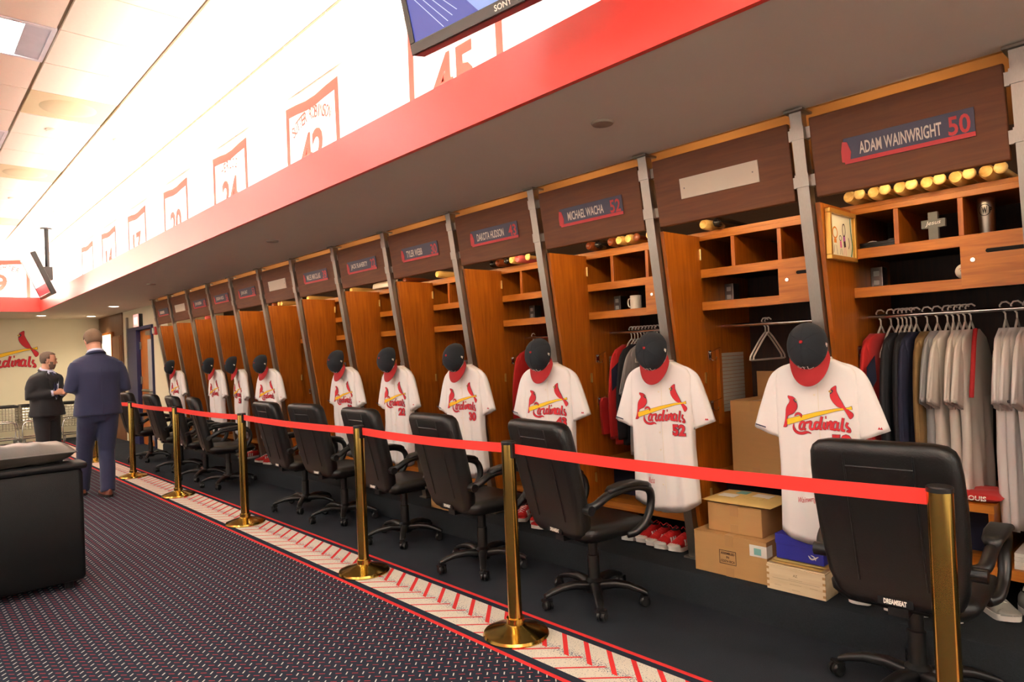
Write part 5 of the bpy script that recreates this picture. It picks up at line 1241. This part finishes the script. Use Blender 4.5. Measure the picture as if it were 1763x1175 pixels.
# ================================================================== sofa
t = thing('leather_sofa', 'black leather sofa seen from behind at the left edge', 'sofa', (-0.15, 5.30, 0))
def soft(x0, x1, y0, y1, z0, z1, r=0.04, bulge=0.0):
    m = MB(); hx, hy = (x1-x0)/2, (y1-y0)/2; cx, cy = (x0+x1)/2, (y0+y1)/2; rings = []
    for q, (f, g) in enumerate(((0.0, r), (0.15*0, r*0.35), (0.0, 0.0), (0.5, -bulge), (1.0, 0.0), (1.0, r*0.35), (1.0, r))):
        pass
    for z, ins in ((z0, r), (z0+r*0.3, r*0.3), (z0+r, 0), ((z0+z1)/2, -bulge), (z1-r, 0), (z1-r*0.3, r*0.3), (z1, r)):
        rings.append([(cx+x, cy+y, z) for x, y in rrect(hx-ins, hy-ins, max(0.012, r), 5)])
    m.loft(rings); return m
obj('backrest', soft(-1.15, 1.09, 0.0, 0.20, 0.05, 0.80, 0.03), K['sofaback'], t, smooth=True)
obj('top_trim', soft(-1.16, 1.115, -0.012, 0.21, 0.795, 0.84, 0.016), K['sofaback'], t, smooth=True)
obj('seat_base', soft(-1.15, 1.09, 0.20, 0.92, 0.05, 0.30, 0.03), K['sofaback'], t, smooth=True)
for x0 in (-1.16, 0.90): obj('arm', soft(x0, x0+0.21, 0.20, 0.95, 0.05, 0.62, 0.05), K['sofaback'], t, smooth=True)
for k, x0 in enumerate((-0.94, -0.02)):
    obj('seat_cushion', soft(x0+0.005, x0+0.905, 0.36, 0.95, 0.30, 0.46, 0.05, 0.01), K['leather'], t, smooth=True)
grey_l = mat('grey_brown_leather', sr(74, 68, 62), 0.38, var=0.15, scale=14, bump=0.3, bscale=120)
for k, (x0, x1) in enumerate(((-1.12, -0.04), (-0.02, 1.07))):
    m = MB(); nx, ny = 26, 10; vs = []; fs = []
    for s_ in (1, -1):
        o = len(vs)
        for i in range(nx+1):
            for j in range(ny+1):
                u, v = -1+2*i/nx, -1+2*j/ny; q = max(0, (1-u**6)*(1-v**4))**0.5
                z = 0.91+s_*0.075*q*(1+0.10*math.sin(u*17)*v+0.06*math.sin(u*31+1))
                vs.append(((x0+x1)/2+u*(x1-x0)/2, 0.21+v*0.17, z))
        for i in range(nx):
            for j in range(ny): a = o+i*(ny+1)+j; fs.append((a, a+1, a+ny+2, a+ny+1))
    m.add(vs, fs); hc = obj('head_cushion', m, grey_l, t, smooth=True, sharp=None)
    m = MB(); m.tube([((x0+x1)/2+u*(x1-x0)/2*0.985, 0.04, 0.91+0.0*u) for u in [-1+0.1*q for q in range(21)]], 0.006, 6); obj('piping', m, grey_l, hc, smooth=True)
for x in (-1.08, 1.0):
    for y in (0.08, 0.86): obj('foot', MB().lathe([(0.0, 0), (0.025, 0), (0.03, 0.052), (0, 0.052)], 12, (x, y, 0)), K['black'], t)

# ================================================================== wire carts by the far wall
def cart(x, lab):
    t = thing('wire_cart', lab, 'cart', (x, 16.35, 0), 0, 'wire laundry carts along the far wall')
    W2, D2 = 0.30, 0.24
    m = MB(); m.tube([(-W2, -D2, 0.78), (W2, -D2, 0.78), (W2, D2, 0.78), (-W2, D2, 0.78)], 0.022, 8, closed=True); obj('top_rail', m, K['black'], t, smooth=True)
    for (a, b, c, d_) in ((-W2, -D2, W2, -D2), (-W2, D2, W2, D2), (-W2, -D2, -W2, D2), (W2, -D2, W2, D2)):
        m = MB(); n = 12
        for k in range(n+1): q = k/n; m.tube([(a+(c-a)*q, b+(d_-b)*q, 0.32), (a+(c-a)*q, b+(d_-b)*q, 0.77)], 0.004, 5)
        for k in range(9): z = 0.32+0.055*k; m.tube([(a, b, z), (c, d_, z)], 0.004, 5)
        obj('wire_side', m, K['chrome'], t)
    m = MB()
    for k in range(10): m.tube([(-W2+2*W2*k/9, -D2, 0.32), (-W2+2*W2*k/9, D2, 0.32)], 0.004, 5)
    obj('wire_bottom', m, K['chrome'], t)
    for y in (-D2, D2): obj('side_loop', MB().tube(catmull([(-W2, y, 0.14), (-W2, y, 0.32), (-W2+0.03, y, 0.44), (-W2+0.12, y, 0.47), (W2-0.12, y, 0.47), (W2-0.03, y, 0.44), (W2, y, 0.32), (W2, y, 0.14)], 4), 0.013, 8), K['chrome'], t, smooth=True)
    obj('lower_frame', MB().tube([(-W2, -D2, 0.15), (W2, -D2, 0.15), (W2, D2, 0.15), (-W2, D2, 0.15)], 0.014, 8, closed=True), K['chrome'], t, smooth=True)
    for sx in (-1, 1):
        for y in (-D2, D2):
            c = obj('caster', MB().lathe([(0, -0.018), (0.05, -0.018), (0.058, -0.012), (0.058, 0.012), (0.05, 0.018), (0, 0.018)], 16, (sx*(W2-0.02), y, 0.058), axis='x'), K['stone'], t, smooth=True)
            obj('fork', MB().box(sx*(W2-0.02)-0.026, sx*(W2-0.02)+0.026, y-0.015, y+0.015, 0.06, 0.15), K['steel'], c)
for k, x in enumerate((0.85, 1.51, 2.17, 2.83)):
    cart(x, ['wire cart at the far wall, leftmost of the row', 'wire cart at the far wall left of the man in black', 'wire cart at the far wall behind the man in black', 'wire cart at the far wall behind the man in blue'][k])

# ================================================================== people
def sring(c, rx, ry, n=22, p=2.4):
    out = []
    for k in range(n):
        a = 2*PI*k/n; ca, sa = math.cos(a), math.sin(a)
        out.append((c[0]+rx*math.copysign(abs(ca)**(2/p), ca), c[1]+ry*math.copysign(abs(sa)**(2/p), sa), c[2]))
    return out
def fuse(o, vox, smooth=4):
    r = o.modifiers.new('fuse', 'REMESH'); r.mode = 'VOXEL'; r.voxel_size = vox; r.use_smooth_shade = True
    s = o.modifiers.new('soften', 'SMOOTH'); s.iterations = smooth; s.factor = 0.5
def wrinkle(o, strength, size):
    tx = bpy.data.textures.new('cloth_folds', 'CLOUDS'); tx.noise_scale = size; tx.noise_depth = 2
    d = o.modifiers.new('folds', 'DISPLACE'); d.texture = tx; d.strength = strength; d.mid_level = 0.5; d.texture_coords = 'LOCAL'
HEADP = [(0.0, 0.030, 0.034, 0.040), (0.06, 0.045, 0.052, 0.028), (0.16, 0.057, 0.070, 0.016), (0.3, 0.066, 0.084, 0.007), (0.45, 0.072, 0.092, 0.0), (0.6, 0.075, 0.096, -0.004), (0.75, 0.073, 0.093, -0.007), (0.87, 0.061, 0.080, -0.010), (0.95, 0.040, 0.054, -0.012), (1.0, 0.012, 0.016, -0.012)]
def person(label, loc, rotz, H, J, suit, hairm, head_pitch, head_yaw, front, cloth_labels, shoe_m, beard=False):
    s = H/1.80
    t = thing('person', label, 'person', loc, R(rotz))
    V = lambda p: tuple(c*s for c in p)
    nb = (0, J.get('lean', 0.0), 1.50)
    HM_ = Matrix.Translation((0, nb[1]+0.005, 1.555)) @ Matrix.Rotation(R(head_yaw), 4, 'Z') @ Matrix.Rotation(R(-head_pitch), 4, 'X')
    hh = 0.245
    hp = lambda x, y, z: tuple(HM_ @ Vector((x, y+0.018, z)))
    # ---- body (one continuous surface)
    m = MB()
    m.loft([[hp(x, y, z*hh) for x, y, _ in sring((0, yo, 0), rx, ry)] for z, rx, ry, yo in HEADP])
    m.loft([[hp(x, y, z) for x, y, _ in sring((0, 0.10+dy, 0), rx, ry, 10)] for z, rx, ry, dy in ((0.085, 0.013, 0.006, -0.004), (0.092, 0.016, 0.018, 0.0), (0.105, 0.012, 0.016, -0.003), (0.135, 0.008, 0.010, -0.012))])   # nose
    for sg in (-1, 1):
        m.loft([[hp(sg*0.072+x*1.0, y, z) for x, y, _ in sring((0, -0.008, 0), rx, ry, 10)] for z, rx, ry in ((0.085, 0.008, 0.010), (0.105, 0.012, 0.018), (0.135, 0.014, 0.020), (0.15, 0.008, 0.012))])
    m.ball(hp(0, 0.088, 0.063), 0.020, 0.010, 0.007, 10, 6)        # mouth
    m.ball(hp(0, 0.080, 0.150), 0.050, 0.014, 0.010, 10, 6)        # brow
    m.tube([(0, nb[1]-0.01, 1.44), (0, nb[1], 1.52), hp(0, -0.02, 0.06)], [0.065, 0.058, 0.056], 16)
    m.loft([sring((0, 0, z), rx, ry) for z, rx, ry in ((0.86, 0.15, 0.10), (1.0, 0.15, 0.10), (1.2, 0.16, 0.105), (1.38, 0.17, 0.105), (1.46, 0.12, 0.08))])
    for sd in ('R', 'L'):
        sg = 1 if sd == 'R' else -1
        sh_, el, wr = (sg*0.17, 0, 1.42), J['el'+sd], J['wr'+sd]
        m.tube([sh_, el, wr], [0.055, 0.045, 0.030], 12)
        m.tube([(sg*0.085, 0, 0.90), J['kn'+sd], J['an'+sd]], [0.085, 0.055, 0.040], 12)
        # hand: palm + five fingers
        w_ = Vector(wr); d_ = (w_-Vector(el)).normalized(); palm = w_+d_*0.055
        side = Vector(J['hs'+sd]).normalized(); nrm = d_.cross(side).normalized()
        rr = []
        for q, (f, a, b) in enumerate(((0.0, 0.026, 0.018), (0.35, 0.036, 0.016), (0.75, 0.041, 0.015), (1.0, 0.038, 0.012))):
            c = w_+d_*0.095*f; rr.append([tuple(c+side*(a*math.cos(2*PI*k/12))+nrm*(b*math.sin(2*PI*k/12))) for k in range(12)])
        m.loft(rr)
        for fi, (off, ln) in enumerate(((-0.030, 0.068), (-0.010, 0.080), (0.010, 0.076), (0.029, 0.060))):
            b0 = w_+d_*0.085+side*off; cv = J.get('curl', 0.6)
            p1 = b0+d_*ln*0.45+nrm*ln*0.12*cv*J['cs'+sd]; p2 = p1+d_*ln*0.25+nrm*ln*0.42*cv*J['cs'+sd]; p3 = p2-d_*ln*0.02+nrm*ln*0.30*cv*J['cs'+sd]
            m.tube([tuple(b0), tuple(p1), tuple(p2), tuple(p3)], [0.0095, 0.009, 0.0085, 0.007], 8)
        th = side*J['ts'+sd]; b0 = w_+d_*0.03+th*0.026; m.tube([tuple(b0), tuple(b0+d_*0.03+th*0.022), tuple(b0+d_*0.058+th*0.020+nrm*0.014*J['cs'+sd])], [0.012, 0.011, 0.008], 8)
    m.v = [V(p) for p in m.v]
    body = obj('body', m, K['skin'], t, smooth=True); fuse(body, 0.0065, 3)
    # ---- hair
    m = MB(); rings = []
    for z, rx, ry, yo in HEADP:
        rings.append(sring((0, yo, z), rx*1.07+0.002, ry*1.06+0.002, 40))
    n = 40; vs = [hp(x, y, z*hh*1.012+0.002) for r_ in rings for x, y, z in r_]; zz = [(r_[0][2], y) for r_ in rings for _, y, _ in r_]; fs = []
    for j in range(len(rings)-1):
        for k in range(n):
            q = (j*n+k, j*n+(k+1) % n, (j+1)*n+(k+1) % n, (j+1)*n+k)
            if all(zz[i][0] >= (0.80 if zz[i][1] > 0.03 else (0.55 if zz[i][1] > -0.02 else 0.28)) for i in q): fs.append(q)
    m.add(vs, fs+[tuple(range((len(rings)-1)*n, len(rings)*n))]); m.v = [V(p) for p in m.v]
    hr = obj('hair', m, hairm, t, smooth=True, sharp=None); so = hr.modifiers.new('thick', 'SOLIDIFY'); so.thickness = 0.008; so.offset = 0
    if beard:
        m = MB(); rings = [r_ for r_ in rings]; vs = [hp(x*0.985, y*1.0, z*hh-0.004) for r_ in rings for x, y, z in r_]; fs = []
        for j in range(4):
            for k in range(n):
                q = (j*n+k, j*n+(k+1) % n, (j+1)*n+(k+1) % n, (j+1)*n+k)
                if all(zz[i][1] > 0.0 for i in q) and not all(zz[i][0] > 0.2 and zz[i][1] > 0.055 for i in q): fs.append(q)
        m.add(vs, fs); m.v = [V(p) for p in m.v]; obj('beard', m, hairm, t, smooth=True, sharp=None)
    for sg in (-1, 1):
        m = MB(); m.ball(hp(sg*0.031, 0.077, 0.125), 0.012, 0.008, 0.007, 10, 6); m.v = [V(p) for p in m.v]; e = obj('eye', m, K['paper'], t, smooth=True)
        m = MB(); m.ball(hp(sg*0.031, 0.084, 0.125), 0.005, 0.004, 0.005, 8, 6); m.v = [V(p) for p in m.v]; obj('iris', m, K['dark'], e, smooth=True)
        m = MB(); m.tube([hp(sg*0.014, 0.092, 0.145), hp(sg*0.032, 0.090, 0.150), hp(sg*0.050, 0.076, 0.145)], 0.004, 6); m.v = [V(p) for p in m.v]; obj('eyebrow', m, hairm, t, smooth=True)
    # ---- trousers
    m = MB()
    m.loft([sring((0, 0, z), rx, ry) for z, rx, ry in ((0.80, 0.13, 0.10), (0.86, 0.175, 0.125), (0.95, 0.175, 0.125), (1.02, 0.165, 0.115))])
    for sd in ('R', 'L'):
        sg = 1 if sd == 'R' else -1
        kn, an = Vector(J['kn'+sd]), Vector(J['an'+sd])
        hp_ = Vector((sg*0.09, 0, 0.88)); an2 = an+Vector((0, 0.0, -0.03))
        pts = [hp_, hp_.lerp(kn, 0.5), kn, kn.lerp(an2, 0.5)+Vector((0, -0.008, 0)), an2]
        m.tube([tuple(p) for p in pts], [0.108, 0.096, 0.080, 0.073, 0.070], 18)
    m.v = [V(p) for p in m.v]
    tr = obj('trousers', m, suit, t, smooth=True); fuse(tr, 0.011, 3); wrinkle(tr, 0.012, 0.13)
    # ---- jacket
    m = MB(); op = J.get('open', 0)
    prof = [(0.865, 0.222, 0.158), (0.90, 0.220, 0.156), (0.98, 0.210, 0.148), (1.08, 0.196, 0.136), (1.2, 0.202, 0.136), (1.33, 0.220, 0.140), (1.41, 0.222, 0.130), (1.455, 0.205, 0.112), (1.485, 0.150, 0.092), (1.51, 0.090, 0.078), (1.53, 0.074, 0.072)]
    m.loft([sring((0, (nb[1] if z > 1.4 else 0)+(0.012 if z < 1.0 else 0), z), rx*J.get('bulk', 1), ry*J.get('bulk', 1), 32) for z, rx, ry in prof])
    for sd in ('R', 'L'):
        sg = 1 if sd == 'R' else -1
        sh_, el, wr = Vector((sg*0.168*J.get('bulk', 1), 0, 1.415)), Vector(J['el'+sd]), Vector(J['wr'+sd])
        m.tube([tuple(sh_), tuple(sh_.lerp(el, 0.25)), tuple(sh_.lerp(el, 0.6)), tuple(el), tuple(el.lerp(wr, 0.5)), tuple(el.lerp(wr, 0.93))], [0.070, 0.079, 0.072, 0.066, 0.060, 0.052], 18)
    m.v = [V(p) for p in m.v]
    jk = obj('jacket', m, suit, t, smooth=True); fuse(jk, 0.013, 8); wrinkle(jk, 0.016, 0.16)
    m = MB(); m.tube([(0.0005, -0.158*J.get('bulk', 1)-0.006, 0.875), (0.0, -0.142*J.get('bulk', 1)-0.004, 1.05)], 0.004, 6); m.tube([(0, -0.137*J.get('bulk', 1), 1.08), (0, -0.137*J.get('bulk', 1), 1.2), (0, -0.137*J.get('bulk', 1), 1.36)], 0.003, 6); m.v = [V(p) for p in m.v]; obj('back_seam', m, suit, jk, smooth=True)
    # collars
    ck = [(0.066*math.cos(a), nb[1]+0.064*math.sin(a), 1.545-0.022*math.sin(a)) for a in [2*PI*k/22 for k in range(22)]]
    m = MB(); m.tube(ck, 0.016, 8, closed=True); m.v = [V(p) for p in m.v]; obj('shirt_collar', m, K['shirt'], t, smooth=True)
    ck = [(0.082*math.cos(a), nb[1]-0.004+0.080*math.sin(a), 1.515-0.03*math.sin(a)) for a in [PI*(0.98)+PI*1.04*k/18 for k in range(19)]]
    m = MB(); m.tube(ck, 0.016, 8); m.v = [V(p) for p in m.v]; obj('jacket_collar', m, suit, jk, smooth=True)
    for sd in ('R', 'L'):
        el, wr = Vector(J['el'+sd]), Vector(J['wr'+sd]); m = MB(); m.tube([tuple(el.lerp(wr, 0.86)), tuple(el.lerp(wr, 0.985))], 0.043, 16); m.v = [V(p) for p in m.v]; obj('shirt_cuff', m, K['shirt'], t, smooth=True)
    if front:
        b = J.get('bulk', 1)
        yf = lambda z: (lerp_tab([(1.0, 0.148), (1.2, 0.136), (1.33, 0.140), (1.41, 0.130), (1.455, 0.112), (1.485, 0.092), (1.53, 0.075)], z))*b+0.004
        cur = lambda u, z, d: (u, yf(z)*math.sqrt(max(0.1, 1-(u/(0.24*b))**2))+d, z)
        m = MB(); P = [(0.0, 1.10), (0.03, 1.18), (0.052, 1.30), (0.066, 1.42), (0.066, 1.50), (0.04, 1.53), (-0.04, 1.53), (-0.066, 1.50), (-0.066, 1.42), (-0.052, 1.30), (-0.03, 1.18)]
        m.prism(P, cur, -0.01, 0.008); m.v = [V(p) for p in m.v]; obj('shirt_front', m, K['shirt'], t)
        m = MB(); m.prism([(-0.018, 1.505), (-0.012, 1.47), (-0.022, 1.3), (-0.026, 1.16), (0.0, 1.12), (0.026, 1.16), (0.022, 1.3), (0.012, 1.47), (0.018, 1.505)], cur, 0.004, 0.016); m.v = [V(p) for p in m.v]; obj('necktie', m, K['tie'], t, bev=0.003)
        for sg in (-1, 1):
            m = MB(); P = [(sg*0.005, 1.09), (sg*0.035, 1.20), (sg*0.062, 1.36), (sg*0.072, 1.50), (sg*0.105, 1.47), (sg*0.118, 1.42), (sg*0.095, 1.405), (sg*0.105, 1.37), (sg*0.06, 1.20)]
            m.prism(P if sg < 0 else P[::-1], cur, 0.0, 0.014); m.v = [V(p) for p in m.v]; obj('lapel', m, suit, jk, bev=0.003)
    # shoes
    for sd in ('R', 'L'):
        an = J['an'+sd]; fz = J.get('foot'+sd, 0)
        for nm, idx, mm in (('shoe_sole', 0, K['dark']), ('shoe', 1, shoe_m)):
            m = MB(); m.merge(SM[idx]); m.xf(Matrix.Translation((an[0], an[1]-0.075, an[2]-0.085)) @ Matrix.Rotation(R(-90), 4, 'Z') @ Matrix.Rotation(R(fz), 4, 'Y') @ Matrix.Diagonal((1.0, 1.05, 1.0, 1)))
            m.v = [V(p) for p in m.v]; obj(nm, m, mm, t, smooth=True, sharp=50)
    return t
person('person in a navy blue suit walking away past the sofa, head bowed', (1.735, 8.84, 0), 4, 1.93,
   dict(elR=(0.262, -0.04, 1.155), wrR=(0.09, 0.20, 1.13), elL=(-0.262, -0.04, 1.17), wrL=(-0.08, 0.20, 1.14), hsR=(0, 0, 1), hsL=(0, 0, 1), csR=1, csL=-1, tsR=1, tsL=1,
        knR=(0.07, 0.03, 0.48), anR=(0.045, -0.07, 0.085), knL=(-0.10, 0.16, 0.49), anL=(-0.10, 0.30, 0.085), lean=0.03, bulk=1.04),
   K['suitblue'], K['hair'], 26, 0, False, None, K['brownshoe'])
person('person with a beard in a black suit and navy tie, hands together in front', (1.59, 11.30, 0), -142, 1.72,
   dict(elR=(0.275, -0.03, 1.16), wrR=(0.07, 0.20, 1.20), elL=(-0.275, -0.02, 1.16), wrL=(-0.09, 0.185, 1.19), hsR=(0, 0.2, 1), hsL=(0, 0.2, 1), csR=1, csL=-1, tsR=1, tsL=1, curl=0.9,
        knR=(0.10, 0.02, 0.49), anR=(0.12, 0.02, 0.085), knL=(-0.10, 0.03, 0.49), anL=(-0.12, 0.05, 0.085), lean=0.01, bulk=1.13),
   K['suitblack'], K['hairg'], 6, 42, True, None, K['black'], beard=True)
